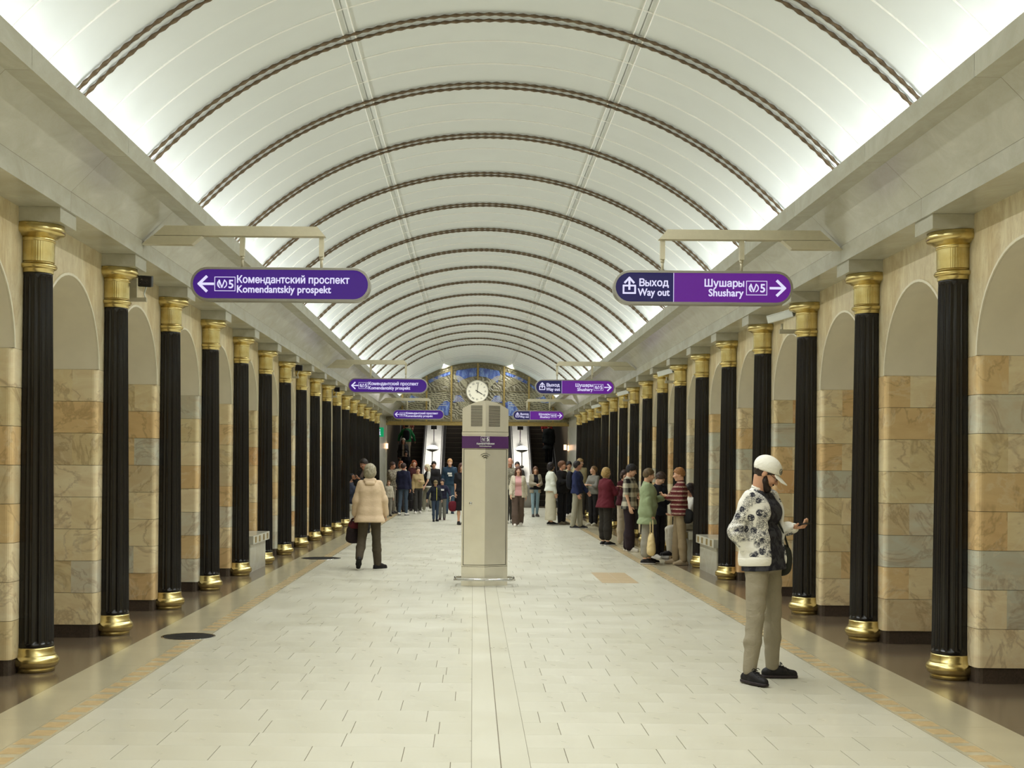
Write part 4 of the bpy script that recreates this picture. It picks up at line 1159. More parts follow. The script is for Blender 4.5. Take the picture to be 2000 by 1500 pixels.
        pr = [('c', tp((-.06, 0, .08)), tp((.06, 0, .08)), .095 * fat, .095 * fat), ('c', tp((-.07, 0, -.05)), pel + np.array([-.09, 0, -L * .95]), .11 * fat, .13), ('c', tp((.07, 0, -.05)), pel + np.array([.09, 0, -L * .95]), .11 * fat, .13)]
        garment('skirt', pr, bmt, [((0, 0, -1), pel + np.array([0, 0, -L])), (Lm @ np.array([0, 0, 1.]), waist)], k=.08, amp=.006, f=.8)
    # top
    kind, tc = top[0], top[1]; opt = top[2] if len(top) > 2 else {}
    tm = cloth(*tc) if isinstance(tc[0], tuple) else cloth(tc)
    r = {'tee': .010, 'sweater': .020, 'jacket': .022, 'coat': .028, 'vest': .016, 'blouse': .014}[kind]
    sl = opt.get('sleeve', {'tee': .36, 'vest': 0}.get(kind, .97)); hem = opt.get('hem', {'tee': -.02, 'sweater': -.04, 'jacket': -.08, 'coat': -.20, 'vest': 0, 'blouse': .0}[kind])
    pr = torso(r) + [('c', tp((-.08, .01, hem)), tp((.08, .01, hem)), .112 * fat + r * opt.get('flare', 1), .112 * fat + r * opt.get('flare', 1)), ('c', tp((0, .02, .49)), tp((0, .015, .545)), .062 + r * .6, .052 + r * .5)]
    loose = {'tee': .072, 'vest': .074, 'blouse': .08}.get(kind, .088)
    for sg in (-1, 1): pr.append(('c', tp((sg * (sw - .075), 0, .40)), tp((sg * .065, .005, max(hem, .0))), loose * (fat * .6 + .4) + r * .8, (.098 * fat + r)))
    sleeves = []
    if sl > 0:
        for q in (0, 1): sleeves += arm(q, r + .003, sl, r + .004)
    openf = opt.get('open'); cut = None
    if openf:                                        # an open front: clear a wedge between the lapels
        LmT = Lm.copy(); pl = pel.copy()
        def cut(P):
            L_ = (P - pl) @ LmT; return np.minimum(np.minimum(openf * (1.15 - .3 * L_[..., 2]) - np.abs(L_[..., 0] - opt.get('shift', 0)), -.02 - L_[..., 1]), .62 - L_[..., 2])
    tp_o = garment('jacket' if kind in ('jacket', 'coat') else ('vest' if kind == 'vest' else 'top'), pr, tm, [(Lm @ np.array([0, 0, -1.]), tp((0, 0, hem))), (unit(Lm @ np.array([0, -.35, 1.])), tp((0, 0, .545 + opt.get('collar', 0))))], k=.045, amp=opt.get('amp', .004), cut=cut, extra=sleeves)
    if openf or opt.get('under'):
        um = cloth(*opt['under']) if isinstance(opt['under'][0], tuple) else cloth(opt['under'])
        garment('shirt', torso(.010) + [('c', tp((-.075, .0, .05)), tp((.075, .0, .05)), .116 * fat, .116 * fat), ('c', tp((-.08, .0, opt.get('uhem', -.06))), tp((.08, .0, opt.get('uhem', -.06))), .128 * fat, .128 * fat)] + ((arm(0, .012, .34) + arm(1, .012, .34)) if kind == 'vest' else []), um, [(Lm @ np.array([0, 0, -1.]), tp((0, 0, opt.get('uhem', -.06)))), ((0, -.3, 1.), tp((0, 0, .54)))], amp=.003)
    if opt.get('cuffs'):
        cm = cloth(opt['cuffs'])
        for q in (0, 1):
            a_, b_, c_ = AR[q][0], AR[q][1], AR[q][2]; garment('cuff', [('c', b_ + (c_ - b_) * .80, b_ + (c_ - b_) * 1.06, .046, .040)], cm, [], amp=.001)
        garment('waistband', [('c', tp((-.085, .01, hem - .005)), tp((.085, .01, hem - .005)), .112 * fat + r + .008, .112 * fat + r + .008)], cm, [(Lm @ np.array([0, 0, -1.]), tp((0, 0, hem - .05))), (Lm @ np.array([0, 0, 1.]), tp((0, 0, hem + .015)))], amp=.002, cut=cut)
        garment('collar', [('c', tp((0, .02, .49)), tp((0, .015, .55)), .072, .062)], cm, [(unit(Lm @ np.array([0, -.35, 1.])), tp((0, 0, .56))), (Lm @ np.array([0, 0, -1.]), tp((0, 0, .51)))], amp=.001, cut=(lambda P: np.minimum(.05 - np.abs(((P - pel) @ Lm)[..., 0]), -((P - pel) @ Lm)[..., 1]))) 
    if opt.get('hood'):
        garment('hood', [('c', tp((-.07, .06, .53)), tp((.07, .06, .53)), .042, .042), ('c', tp((-.05, .10, .48)), tp((.05, .10, .48)), .038, .038), ('c', tp((-.085, .0, .54)), tp((-.06, .06, .53)), .022, .034), ('c', tp((.085, .0, .54)), tp((.06, .06, .53)), .022, .034)], tm, k=.03, amp=.003)
    if opt.get('print'):
        a = cloth(opt['print']); b = MB()
        for (u0, u1, w0, w1) in opt.get('marks', ((-.07, .07, .30, .36), (-.04, .08, .24, .285))):
            p = [tp((u, -.16, w_)) * s for u, w_ in ((u0, w0), (u1, w0), (u1, w1), (u0, w1))]
            p2 = [q_ + np.array([0, .03, 0]) for q_ in p]; b.add([tuple(q_) for q_ in p + p2], [(0, 1, 2, 3), (4, 7, 6, 5), (0, 4, 5, 1), (2, 6, 7, 3), (1, 5, 6, 2), (0, 3, 7, 4)])
        b.build('chest_print', a, root)
    # shoes
    sm = cloth(shoes if isinstance(shoes[0], int) else shoes[0], rough=.6); sole = cloth(shoes[1] if isinstance(shoes[0], tuple) else shoes, rough=.6)
    for q, sg in ((0, -1), (1, 1)):
        an = Lp[q][2]; a2 = Lp[q][3]; yw = R(footyaw[q]) * sg
        pit = 0 if an[2] < .12 or sit is not None else R(min(70, max(0, -a2 - 5)))
        if sit is not None: pit = 0
        fd = np.array([math.sin(yw), -math.cos(yw) * math.cos(pit), -math.sin(pit)]); ud = unit(np.array([0, -math.sin(pit), math.cos(pit)])) if pit else np.array([0, 0, 1.])
        hl = an - fd * .045 - ud * .045; toe = an + fd * .165 - ud * .055
        pr = [('c', hl, an + fd * .06 - ud * .045, .040, .043), ('c', an + fd * .06 - ud * .045, toe, .043, .034), ('c', an - ud * .01, an + fd * .09 - ud * .035, .042, .036)]
        base = an - ud * .083
        garment('shoe', pr, sm, [(-ud, base + ud * .018)], k=.02, amp=0, v=max(.008, vox * .7))
        garment('sole', [('c', hl - ud * .025, an + fd * .07 - ud * .07, .044, .047), ('c', an + fd * .07 - ud * .07, toe - ud * .015, .047, .038)], sole, [(-ud, base), (ud, base + ud * .024)], k=.02, amp=0, v=max(.008, vox * .7))
    # hair
    st, hcol = hair[0], hair[1]; hsc = hair[2] if len(hair) > 2 else 1.0
    if st != 'none':
        hm = hairmat(hcol); t_ = .012 if st != 'thick' else .017
        pr = [('e', hp((0, .014, .032)), (.074 + t_, .094 + t_, .088 + t_), H_)]
        if st == 'bald': pr = [('e', hp((0, .012, .028)), (.077, .097, .089), H_)]
        if st in ('long', 'bob', 'curly'):
            L = {'long': -.15, 'bob': -.04, 'curly': -.06}[st]
            pr += [('e', hp((0, .035, -.02)), (.090, .085, .105), H_), ('c', hp((0, .055, -.02)), hp((0, .06, L)), .07, .055 if st == 'long' else .065)]
            for sg in (-1, 1): pr.append(('c', hp((sg * .07, -.01, .0)), hp((sg * (.075 if st != 'long' else .085), .0, L * .9)), .030, .026))
        if st == 'crop': pr = [('e', hp((0, .014, .026)), (.077, .098, .086), H_), ('e', hp((0, .028, .0)), (.074, .080, .07), H_)]
        if st in ('short', 'thick'): pr.append(('e', hp((0, .03, .0)), (.080, .085, .075), H_))
        if st == 'thick': pr += [('e', hp((0, -.005, .055)), (.078, .098, .072), H_)]
        if st == 'bun': pr.append(('e', hp((0, .06, .10)), (.034, .034, .034), H_))
        if hsc != 1: pr = [('c', p[1], p[2], p[3] * hsc, p[4] * hsc) if p[0] == 'c' else ('e', p[1], np.array(p[2]) * hsc, p[3]) for p in pr]
        prS = S_(pr); lo, hi = bbox(prS, .02); am = {'curly': .012, 'bob': .006, 'long': .006, 'thick': .007}.get(st, .004)
        def hf(P):
            F = sd(P, prS, .02) + folds(P * 2.2, am, seed)
            L = (P - Hs) @ Hi / s; x_, y_, z_ = L[..., 0], L[..., 1], L[..., 2]
            if st in ('long', 'bob', 'curly'):
                face_ = np.sqrt((x_ / .060) ** 2 + ((y_ + .11) / .085) ** 2 + ((z_ + .035) / .098) ** 2) - 1
                F = np.maximum(F, -face_ * .05 * s)
            elif st == 'bald': F = np.maximum(F, np.maximum(z_ - .01, -(z_ + .06)) * s); F = np.maximum(F, -(y_ - .0) * s)
            else:
                F = np.maximum(F, -(z_ * .75 + y_ * .66 + (.008 if st == 'short' else .014) + .006 * np.sin(x_ * 90)) * s)
                F = np.maximum(F, -(z_ + .075) * s)
            return F
        put('hair', sdmesh('hair', [nets(hf, lo, hi, max(.007, vox * .55))], [hm]), root)
    info = dict(root=root, s=s, hp=lambda p: hp(p) * s, tp=lambda p: tp(p) * s, tips=tips, H=H_, garment=garment, S_=S_, vox=vox, sk=sk, AR=AR, pel=pel)
    return info
def W(info, p): # local point -> world
    r = info['root']; a = r.rotation_euler[2]; p = np.array(p)
    return Vector((r.location.x + p[0] * math.cos(a) - p[1] * math.sin(a), r.location.y + p[0] * math.sin(a) + p[1] * math.cos(a), r.location.z + p[2]))
def cap(info, col, brim=True, emblem=False):
    hp, H_, s = info['hp'], info['H'], info['s']; c0 = hp((0, .016, .040)); v = max(.006, info['vox'] * .5)
    dome = [('e', c0, np.array((.092, .116, .094)) * s, H_)]; lo, hi = bbox(dome, .02)
    def f1(P):
        F = sd(P, dome, .01); L = (P - hp((0, 0, 0))) @ H_ / s; return np.maximum(F, -(L[..., 2] - .012 + .34 * L[..., 1]) * s)
    m = cloth(col); ob = put('cap', sdmesh('cap', [nets(f1, lo, hi, v)], [m]), info['root'])
    if brim:
        b = [('e', hp((0, -.10, .034)), np.array((.076, .090, .06)) * s, H_)]; lo, hi = bbox(b, .02)
        def f2(P):
            L = (P - hp((0, 0, 0))) @ H_ / s; x_, y_, z_ = L[..., 0], L[..., 1], L[..., 2]
            sh_ = .034 - 3.2 * x_ ** 2 + .22 * (y_ + .09)
            F = np.sqrt((x_ / .078) ** 2 + ((y_ + .095) / .088) ** 2) - 1; return np.maximum(np.maximum(F * .07, np.abs(z_ - sh_) - .0045), y_ + .06) * s
        brm = put('brim', sdmesh('brim', [nets(f2, lo, hi, min(v, .005))], [m]), info['root'])
    return ob
def hang_bag(info, q, w_, hgt, d_, col, label, name='handbag', drop=.12, strapcol=None, cat='bag', taper=.85, col2=None, world_tilt=0):
    wr, d, th, pn = info['tips'][q]; g = W(info, wr + d * .085 * info['s'])
    o = empty(name, (g.x, g.y, g.z - drop - hgt), info['root'].rotation_euler[2] + R(world_tilt)); m = cloth(col)
    pr = [('c', (-w_ / 2 + .05, 0, hgt * .25), (w_ / 2 - .05, 0, hgt * .25), hgt * .25, hgt * .25), ('c', (-w_ / 2 * taper + .05, 0, hgt * .72), (w_ / 2 * taper - .05, 0, hgt * .72), hgt * .2, hgt * .2)]
    lo, hi = np.array([-w_ / 2 - .02, -d_ / 2 - .02, -.01]), np.array([w_ / 2 + .02, d_ / 2 + .02, hgt + .02])
    def f(P):
        x_, y_, z_ = P[..., 0], P[..., 1], P[..., 2]; k_ = 1 - (1 - taper) * z_ / hgt
        F = (np.abs(x_ / (w_ / 2 * k_)) ** 3.5 + np.abs(y_ / (d_ / 2 * (1.1 - .5 * z_ / hgt))) ** 2.5 + np.abs((z_ - hgt / 2) / (hgt / 2)) ** 4) ** .35 - 1
        return F * d_ / 2 + folds(P, .004, 2, 1.5)
    put('bag_body', sdmesh('bag_body', [nets(f, lo, hi, .012)], [m]), o)
    b = MB(); sm_ = cloth(strapcol or col)
    for sy in (-1, 1):
        pts = [(-w_ * .25 * math.cos(t) * 1.0, sy * d_ * .15, hgt * .93 + (drop + .02) * math.sin(t)) for t in [PI * j / 12 for j in range(13)]]
        MB().tube(pts, .009, 6).build('handle', sm_, o)
    tag(o, label, cat); return o
def phone(info, q, label, off=(.06, .0, .03), tilt=0, big=1.0):
    wr, d, th, pn = info['tips'][q]; s = info['s']; g = wr + d * .075 * s + pn * .022 * s
    o = empty('smartphone', W(info, g), info['root'].rotation_euler[2])
    X = unit(d * .8 + th * .2); Z = unit(pn - X * (pn @ X)); Yv = np.cross(Z, X)
    Mx = Matrix([[X[0], Yv[0], Z[0], 0], [X[1], Yv[1], Z[1], 0], [X[2], Yv[2], Z[2], 0], [0, 0, 0, 1]])
    bevel(MB().obox(Mx, .078 * big, .037 * big, .005).build('case', M['dark'], o), .003)
    MB().obox(Mx @ Matrix.Translation((0, 0, .0052)), .073 * big, .033 * big, .0006).build('screen', M['phone_screen'], o)
    tag(o, label, 'phone'); return o
M['phone_screen'] = simple('phone_glass', srgb(24, 26, 32), .1)

# ------------------------------------------------------------------ the crowd
HOLD = (14, 4, 104, 24)     # hand held up in front of the chest
# the man in the white cap
man = person('bearded man in a white cap and floral white jacket looking down at his phone', 2.14, 9.95, 50, 1.775,
    ('jacket', ((232, 230, 220), (44, 46, 58), 'floral'), {'open': .115, 'under': ((62, 62, 68), (30, 30, 40), 'blot'), 'uhem': -.09, 'hem': .0, 'amp': .008, 'shift': .01, 'cuffs': (240, 238, 226)}),
    ('chino', (148, 140, 120)), ((24, 22, 24), (46, 38, 40)), ('crop', (50, 38, 30)), (206, 158, 128), 'm', 1.06,
    arms=((-16, 12, 44, 24), (-14, 3, 112, 0)), legs=((2, 4, 8), (2, 4, 4)), head=(24, 36), lean=-3, vox=.0085, stance=.10, footyaw=(22, 38), curl=34)
cap(man, (238, 236, 224))
hp, H_ = man['hp'], man['H']; s_ = man['s']
bd = man['S_']([('c', hp((-.05, -.03, -.055)) / s_, hp((-.02, -.075, -.10)) / s_, .022, .026), ('c', hp((.05, -.03, -.055)) / s_, hp((.02, -.075, -.10)) / s_, .022, .026), ('c', hp((-.018, -.082, -.095)) / s_, hp((.018, -.082, -.095)) / s_, .026, .026), ('c', hp((-.056, -.01, -.02)) / s_, hp((-.05, -.03, -.055)) / s_, .014, .022), ('c', hp((.056, -.01, -.02)) / s_, hp((.05, -.03, -.055)) / s_, .014, .022), ('c', hp((-.02, -.094, -.045)) / s_, hp((.02, -.094, -.045)) / s_, .008, .008)])
lo, hi = bbox(bd, .02); put('beard', sdmesh('beard', [nets(lambda P: sd(P, bd, .012) + folds(P * 3, .002), lo, hi, .0055)], [hairmat((46, 34, 28))]), man['root'])
b = MB()
for sg in (-1, 1): b.tube([hp((sg * .083, .0, .012)), hp((sg * .078, -.06, .008)), hp((sg * .055, -.098, .006))], .0022, 5)
b.build('glasses_arm', M['dark'], man['root'])
b = MB()
for sg in (-1, 1): b.tube([hp((sg * .030 + .024 * math.cos(t), -.102 + abs(.024 * math.cos(t)) * .12, .003 + .016 * math.sin(t))) for t in [2 * PI * j / 14 for j in range(15)]], .0016, 5, caps=False)
b.build('glasses_frame', M['dark'], man['root'])
# emblem on the cap front: a dark ring round a crossed figure
for sd_ in (0,):
    b = MB(); pc = lambda u, w_: hp((u - .028, .016 - .117 * math.sqrt(max(0, 1 - ((u - .028) / .092) ** 2 - ((w_ - .040) / .094) ** 2)), w_))
    b.tube([pc(.019 * math.cos(t) - .004, .072 + .019 * math.sin(t)) for t in [2 * PI * j / 18 for j in range(19)]], .0022, 5, caps=False)
    b.tube([pc(-.014, .062), pc(.008, .082)], .0026, 5); b.tube([pc(-.014, .082), pc(.008, .062)], .0026, 5); b.build('cap_emblem', M['dark'], man['root'])
for q in (0, 1):
    sho = [c for c in man['root'].children if c.name.split('.')[0] == 'shoe'][q]
    V = np.array([v.co[:] for v in sho.data.vertices]); top = V[V[:, 2] > np.percentile(V[:, 2], 82)]; c_ = top.mean(0); fw = V[V[:, 2] < .06].mean(0) - c_; fw[2] = 0; fw = unit(fw); sdv = np.array([-fw[1], fw[0], 0])
    b = MB()
    for k_ in range(4):
        m0 = c_ + fw * (.045 + .022 * k_) + np.array([0, 0, .012 - .013 * k_]); b.tube([m0 - sdv * .026 - np.array([0, 0, .010]), m0, m0 + sdv * .026 - np.array([0, 0, .010])], .0035, 5)
    for sg in (-1, 1): b.tube([c_ + fw * .05 + np.array([0, 0, .012]) + sdv * sg * t_ * .04 + np.array([0, 0, .012 * math.sin(PI * t_)]) for t_ in (0, .3, .6, 1)], .003, 5)
    b.build('laces', M['rubber'], man['root'])
phone(man, 1, 'black smartphone held by the man in the white cap', big=1.05)
# side bag hanging behind his far hip
o = empty('shoulder_bag', W(man, man['tp']((.20, -.02, -.02))), man['root'].rotation_euler[2])
m_ = cloth((44, 46, 38)); v_, f_ = nets(lambda P: (np.abs(P[..., 0] / .045) ** 3 + np.abs(P[..., 1] / .12) ** 3 + np.abs(P[..., 2] / .13) ** 3) ** .33 * .045 - .045, (-.06, -.14, -.15), (.06, .14, .15), .011)
put('bag_body', sdmesh('bag_body', [(v_, f_)], [m_]), o); MB().tube([(0, -.09, .1), (-.06, -.08, .22), (-.14, -.02, .40)], .008, 6).build('strap', m_, o)
tag(o, 'dark olive shoulder bag at the far hip of the man in the white cap', 'bag')

# the elderly woman walking away
ow = person('grey-haired elderly woman in a beige hooded jacket walking away with dark bags', -1.84, 20.35, 183, 1.69,
    ('coat', ((216, 192, 160)), {'hood': 1, 'hem': -.17, 'amp': .003, 'flare': 2.1}), ('trousers', (74, 66, 52)), ((26, 22, 22), (20, 18, 18)), ('bob', (158, 150, 126), 1.14), (206, 168, 140), 'f', 1.08,
    arms=((4, 16, 14), (0, 14, 18)), legs=((6, 2, 3), (2, 46, 5)), head=(-18, 6), lean=3, vox=.011, footyaw=(50, 5), curl=25)
hang_bag(ow, 1, .30, .30, .15, (40, 30, 30), 'large black bag carried by the elderly woman in beige', drop=.10, world_tilt=20)
hang_bag(ow, 1, .22, .13, .17, (84, 26, 34), 'dark red bag carried above the black one by the elderly woman', name='small_bag', drop=.035, world_tilt=-15)

def P_(*a, **k): return person(*a, **k)
# right-hand queue, near to far
p = P_('woman in a sage green jacket holding a cream tote bag', 2.88, 21.9, 86, 1.66, ('coat', (146, 160, 122), {'hem': -.22, 'amp': .005, 'flare': 1.6}), ('cropped', (150, 146, 134)), ((26, 24, 28), (214, 208, 200)), ('short', (96, 78, 50)), (214, 170, 140), 'f', 1.2,
    arms=((2, 6, 8), (14, 4, 90, 20)), legs=((-3, 0, 0), (5, 4, 0)), head=(10, 14), vox=.012)
hang_bag(p, 0, .34, .40, .16, (226, 204, 152), 'cream cloth tote bag held by the woman in green', name='tote_bag', drop=.22, world_tilt=0)
p = P_('boy with thick dark hair and glasses looking down at a phone', 3.26, 23.2, 40, 1.60, ('jacket', (26, 28, 38)), ('trousers', (24, 20, 24)), (190, 186, 178), ('thick', (58, 42, 30)), (222, 180, 152), 'm', .95, arms=(HOLD, HOLD), head=(10, 38), vox=.013)
phone(p, 1, 'phone in the hands of the boy with thick dark hair')
p = P_('woman in a red and cream striped fleece with a black bag at her back', 3.42, 21.75, -92, 1.68, ('jacket', ((96, 32, 36), (214, 196, 172), 'stripe'), {'hem': -.06, 'collar': .03, 'amp': .006}), ('trousers', (160, 142, 112)), ((168, 150, 122), (150, 134, 110)), ('short', (160, 112, 66)), (226, 178, 146), 'f', 1.12,
    arms=((4, 8, 104, 22), (2, 4, 108, 20)), legs=((5, 3, 2), (-4, 0, 2)), head=(0, 12), vox=.012)
phone(p, 0, 'phone held by the woman in the striped fleece')
o = empty('hip_bag', W(p, p['tp']((.14, .10, -.07))), p['root'].rotation_euler[2] + R(30))
v_, f_ = nets(lambda P: (np.abs(P[..., 0] / .18) ** 2.6 + np.abs(P[..., 1] / .06) ** 2.6 + np.abs(P[..., 2] / .13) ** 2.6) ** .4 * .05 - .05, (-.2, -.08, -.15), (.2, .08, .15), .012)
put('bag_body', sdmesh('bag_body', [(v_, f_)], [cloth((24, 24, 24))]), o); MB().tube([(-.15, 0, .06), (-.05, -.05, .3), (.02, -.1, .5)], .008, 6).build('strap', cloth((24, 24, 24)), o)
tag(o, 'black rounded bag on the hip of the woman in the striped fleece', 'bag')
P_('young person in a black and cream plaid shirt and dark trousers', 2.97, 25.1, 62, 1.74, ('blouse', ((206, 200, 178), (34, 32, 36), 'plaid'), {'sleeve': .45, 'hem': -.10, 'flare': 2}), ('wide', (42, 30, 36)), ((214, 208, 196), (214, 208, 196)), ('thick', (26, 22, 24)), (216, 170, 140), 'm', 1.0, arms=((4, 8, 14), (20, 4, 50, 10)), head=(12, 20), legs=((4, 2), (-4, 2)), vox=.013)
P_('woman in a pale blue cap and dark red top with wide cream trousers', 3.14, 27.5, 45, 1.62, ('sweater', (74, 24, 34)), ('wide', (204, 190, 168)), (196, 188, 172), ('bob', (60, 40, 30)), (206, 158, 130), 'f', 1.0, arms=((20, 5, 60, 15), (15, 5, 60, 15)), head=(-20, 10), vox=.014)
cp_ = None
pc_ = P_('short-haired blond woman in a loose maroon sweater and cropped dark trousers', 2.68, 26.9, 120, 1.67, ('sweater', (92, 26, 38), {'hem': -.10, 'flare': 2.2}), ('cropped', (46, 42, 36)), ((28, 26, 28), (226, 222, 214)), ('bob', (176, 146, 92)), (224, 184, 156), 'f', 1.15, arms=((30, 8, 90, 40), (30, 8, 90, 40)), head=(5, 5), vox=.013)
P_('man in a plain grey shirt with folded arms looking left', 3.28, 35.9, -50, 1.70, ('tee', (132, 130, 122), {'sleeve': .7}), ('trousers', (24, 22, 24)), (196, 190, 170), ('short', (128, 98, 64)), (222, 178, 148), 'm', .98, arms=((22, 6, 80, 45), (22, 6, 80, 45)), head=(-15, -6), vox=.016)
nv = P_('man in a navy jacket and grey trousers with a black backpack', 2.67, 34.1, 70, 1.84, ('jacket', (38, 46, 84), {'hem': -.04}), ('trousers', (160, 156, 138)), ((24, 24, 28), (220, 216, 208)), ('short', (38, 32, 32)), (198, 146, 120), 'm', 1.0, arms=((0, 6, 20), (10, 6, 30)), head=(25, -4), legs=((-6, 0), (5, 2)), vox=.014)
o = empty('backpack', W(nv, nv['tp']((0, .20, .30))), nv['root'].rotation_euler[2])
v_, f_ = nets(lambda P: (np.abs(P[..., 0] / .15) ** 3 + np.abs(P[..., 1] / .09) ** 3 + np.abs(P[..., 2] / .24) ** 3) ** .33 * .08 - .08, (-.17, -.11, -.26), (.17, .11, .26), .014)
put('bag_body', sdmesh('bag_body', [(v_, f_)], [cloth((26, 27, 34))]), o)
for sg in (-1, 1): MB().tube([(sg * .09, -.06, -.18), (sg * .11, -.30, -.05), (sg * .10, -.34, .10), (sg * .09, -.2, .24), (sg * .08, -.08, .2)], .014, 6).build('strap', cloth((26, 27, 34)), o)
tag(o, 'black backpack on the man in the navy jacket', 'backpack')
P_('tall blond man in a beige jacket standing behind the navy-jacketed man', 3.38, 41.6, 20, 1.95, ('jacket', (186, 176, 140)), ('trousers', (70, 66, 60)), (60, 56, 50), ('thick', (168, 140, 92)), (226, 184, 154), 'm', 1.0, head=(20, 0), vox=.018)
P_('young man in an open cream shirt with dark hair and dark trousers', 3.07, 42.4, 10, 1.86, ('jacket', (206, 196, 160), {'open': .05, 'under': (120, 118, 108)}), ('trousers', (30, 30, 36)), (214, 208, 198), ('thick', (30, 26, 28)), (196, 146, 118), 'm', .95, arms=((10, 5, 40, 10), (6, 6, 20)), legs=((8, 4), (-10, 6)), head=(0, 8), vox=.018)
P_('stout man in a black sweater and black trousers looking right', 2.42, 36.5, 55, 1.84, ('sweater', (26, 24, 26), {'hem': -.06}), ('trousers', (26, 25, 30)), (96, 86, 66), ('thick', (112, 74, 48)), (212, 158, 128), 'm', 1.12, arms=((24, 6, 85, 35), (26, 6, 70, 30)), head=(8, -4), vox=.015)
P_('woman in a white denim jacket and pleated cream skirt with dark hair', 2.07, 36.1, 105, 1.80, ('jacket', (222, 226, 214), {'hem': .0, 'amp': .005}), ('longskirt', (206, 200, 178)), ((30, 30, 32), (220, 216, 208)), ('bob', (34, 26, 26)), (214, 170, 142), 'f', 1.08, arms=((4, 6, 10), (6, 6, 20)), head=(20, 0), vox=.015)
P_('young woman in light blue jeans and grey cardigan over a black top', 1.92, 42.0, 10, 1.68, ('jacket', (150, 142, 124), {'open': .07, 'under': (24, 24, 30), 'uhem': .0, 'hem': -.12}), ('slim', (132, 156, 168)), (60, 50, 46), ('long', (96, 62, 42)), (218, 170, 142), 'f', .92, arms=((14, 6, 70, 40), (14, 6, 60, 30)), legs=((6, 3), (-6, 5)), head=(-8, 4), vox=.016)
P_('long-haired woman in a pink top, open pale shirt and brown trousers walking closer', 1.10, 35.3, 2, 1.69, ('jacket', ((212, 204, 180), (120, 104, 90), 'lines'), {'open': .085, 'under': (222, 168, 168), 'uhem': -.05, 'hem': -.10, 'flare': 1.8}), ('wide', (96, 80, 70)), ((226, 220, 210), (226, 220, 210)), ('long', (84, 50, 38)), (224, 176, 150), 'f', 1.05, arms=((10, 10, 20), (-12, 12, 16)), legs=((14, 4), (-12, 10)), head=(2, 0), vox=.014)
P_('bald man in a grey patterned jacket and dark trousers beside the service column', .92, 37.2, 5, 1.94, ('jacket', ((116, 112, 96), (150, 146, 128), 'blot'), {'hem': -.06}), ('trousers', (66, 64, 60)), ((220, 216, 208), (40, 40, 40)), ('bald', (120, 90, 70)), (204, 146, 120), 'm', 1.05, legs=((10, 4), (-8, 8)), head=(0, 8), vox=.015)
P_('dark-haired man half hidden behind the long-haired woman in pink', 1.38, 44.0, 0, 1.84, ('jacket', (60, 56, 56)), ('trousers', (50, 48, 50)), (40, 38, 38), ('short', (34, 28, 28)), (206, 156, 130), 'm', 1.0, vox=.019)
P_('person with black hair partly hidden between the bald man and the column', 1.02, 46.5, 10, 1.80, ('jacket', (40, 38, 42)), ('trousers', (40, 40, 44)), (30, 30, 30), ('thick', (22, 20, 22)), (206, 156, 130), 'm', 1.0, vox=.02)
# left group
P_('woman in a sleeveless black dress at the service column holding a dark red bag', -.50, 36.0, 20, 1.76, ('tee', (24, 22, 26), {'sleeve': .4}), ('skirt', (24, 22, 26)), (30, 26, 28), ('long', (84, 52, 40)), (214, 166, 138), 'f', 1.0, arms=((0, 5, 6), (40, 6, 90, 10)), legs=((4, 3), (-4, 3)), vox=.015)
o_ = _dr = None
dr_ = [r_ for r_ in bpy.data.objects if r_.get('label', '').startswith('woman in a sleeveless black dress')][0]
o = empty('handbag', (-.74, 35.9, .38), R(20)); v_, f_ = nets(lambda P: (np.abs(P[..., 0] / .13) ** 3 + np.abs(P[..., 1] / .07) ** 3 + np.abs((P[..., 2] - .15) / .15) ** 3) ** .33 * .07 - .07, (-.15, -.09, -.02), (.15, .09, .32), .012)
put('bag_body', sdmesh('bag_body', [(v_, f_)], [cloth((96, 22, 36))]), o)
MB().tube([(-.09, 0, .27), (-.07, 0, .42), (0, 0, .46), (.07, 0, .42), (.09, 0, .27)], .009, 6).build('handle', cloth((226, 216, 206)), o)
tag(o, 'dark red handbag hanging beside the left edge of the service column', 'bag')
P_('tall fair-haired man in a dark blue hoodie with a white print and jeans', -.99, 44.2, 0, 1.93, ('sweater', (34, 56, 74), {'hood': 1, 'print': (226, 226, 220), 'hem': -.05}), ('jeans', (62, 84, 104)), (40, 50, 66), ('short', (196, 150, 100)), (228, 180, 152), 'm', 1.08, arms=((6, 8, 14), (2, 8, 10)), head=(6, 10), vox=.015)
c1 = P_('small child in a black jacket with a yellow stripe and a khaki cap', -1.30, 37.9, 15, 1.24, ('jacket', (26, 30, 40), {'hem': -.06}), ('jeans', (54, 68, 88)), (30, 32, 40), ('short', (110, 84, 56)), (214, 170, 142), 'm', 1.0, arms=((6, 34, 10), (10, 10, 20)), head=(-5, 14), vox=.013, legs=((6, 3), (-6, 4)))
cap(c1, (122, 106, 74))
b = MB(); s__ = c1['s']
b.tube([c1['tp']((.02, -.142, z_)) for z_ in (-.05, .1, .25, .4, .5)], .010, 6); b.build('yellow_stripe', cloth((206, 200, 96)), c1['root'])
c2 = P_('small child in a navy top with white letters and grey trousers', -1.12, 39.0, -5, 1.27, ('sweater', (30, 30, 52), {'print': (228, 228, 226), 'hem': -.05, 'marks': ((-.08, .09, .30, .38),)}), ('trousers', (110, 110, 104)), (60, 40, 42), ('thick', (54, 50, 60)), (214, 170, 142), 'm', 1.0, arms=((16, 8, 30), (20, 30, 20)), head=(-20, 6), vox=.013)
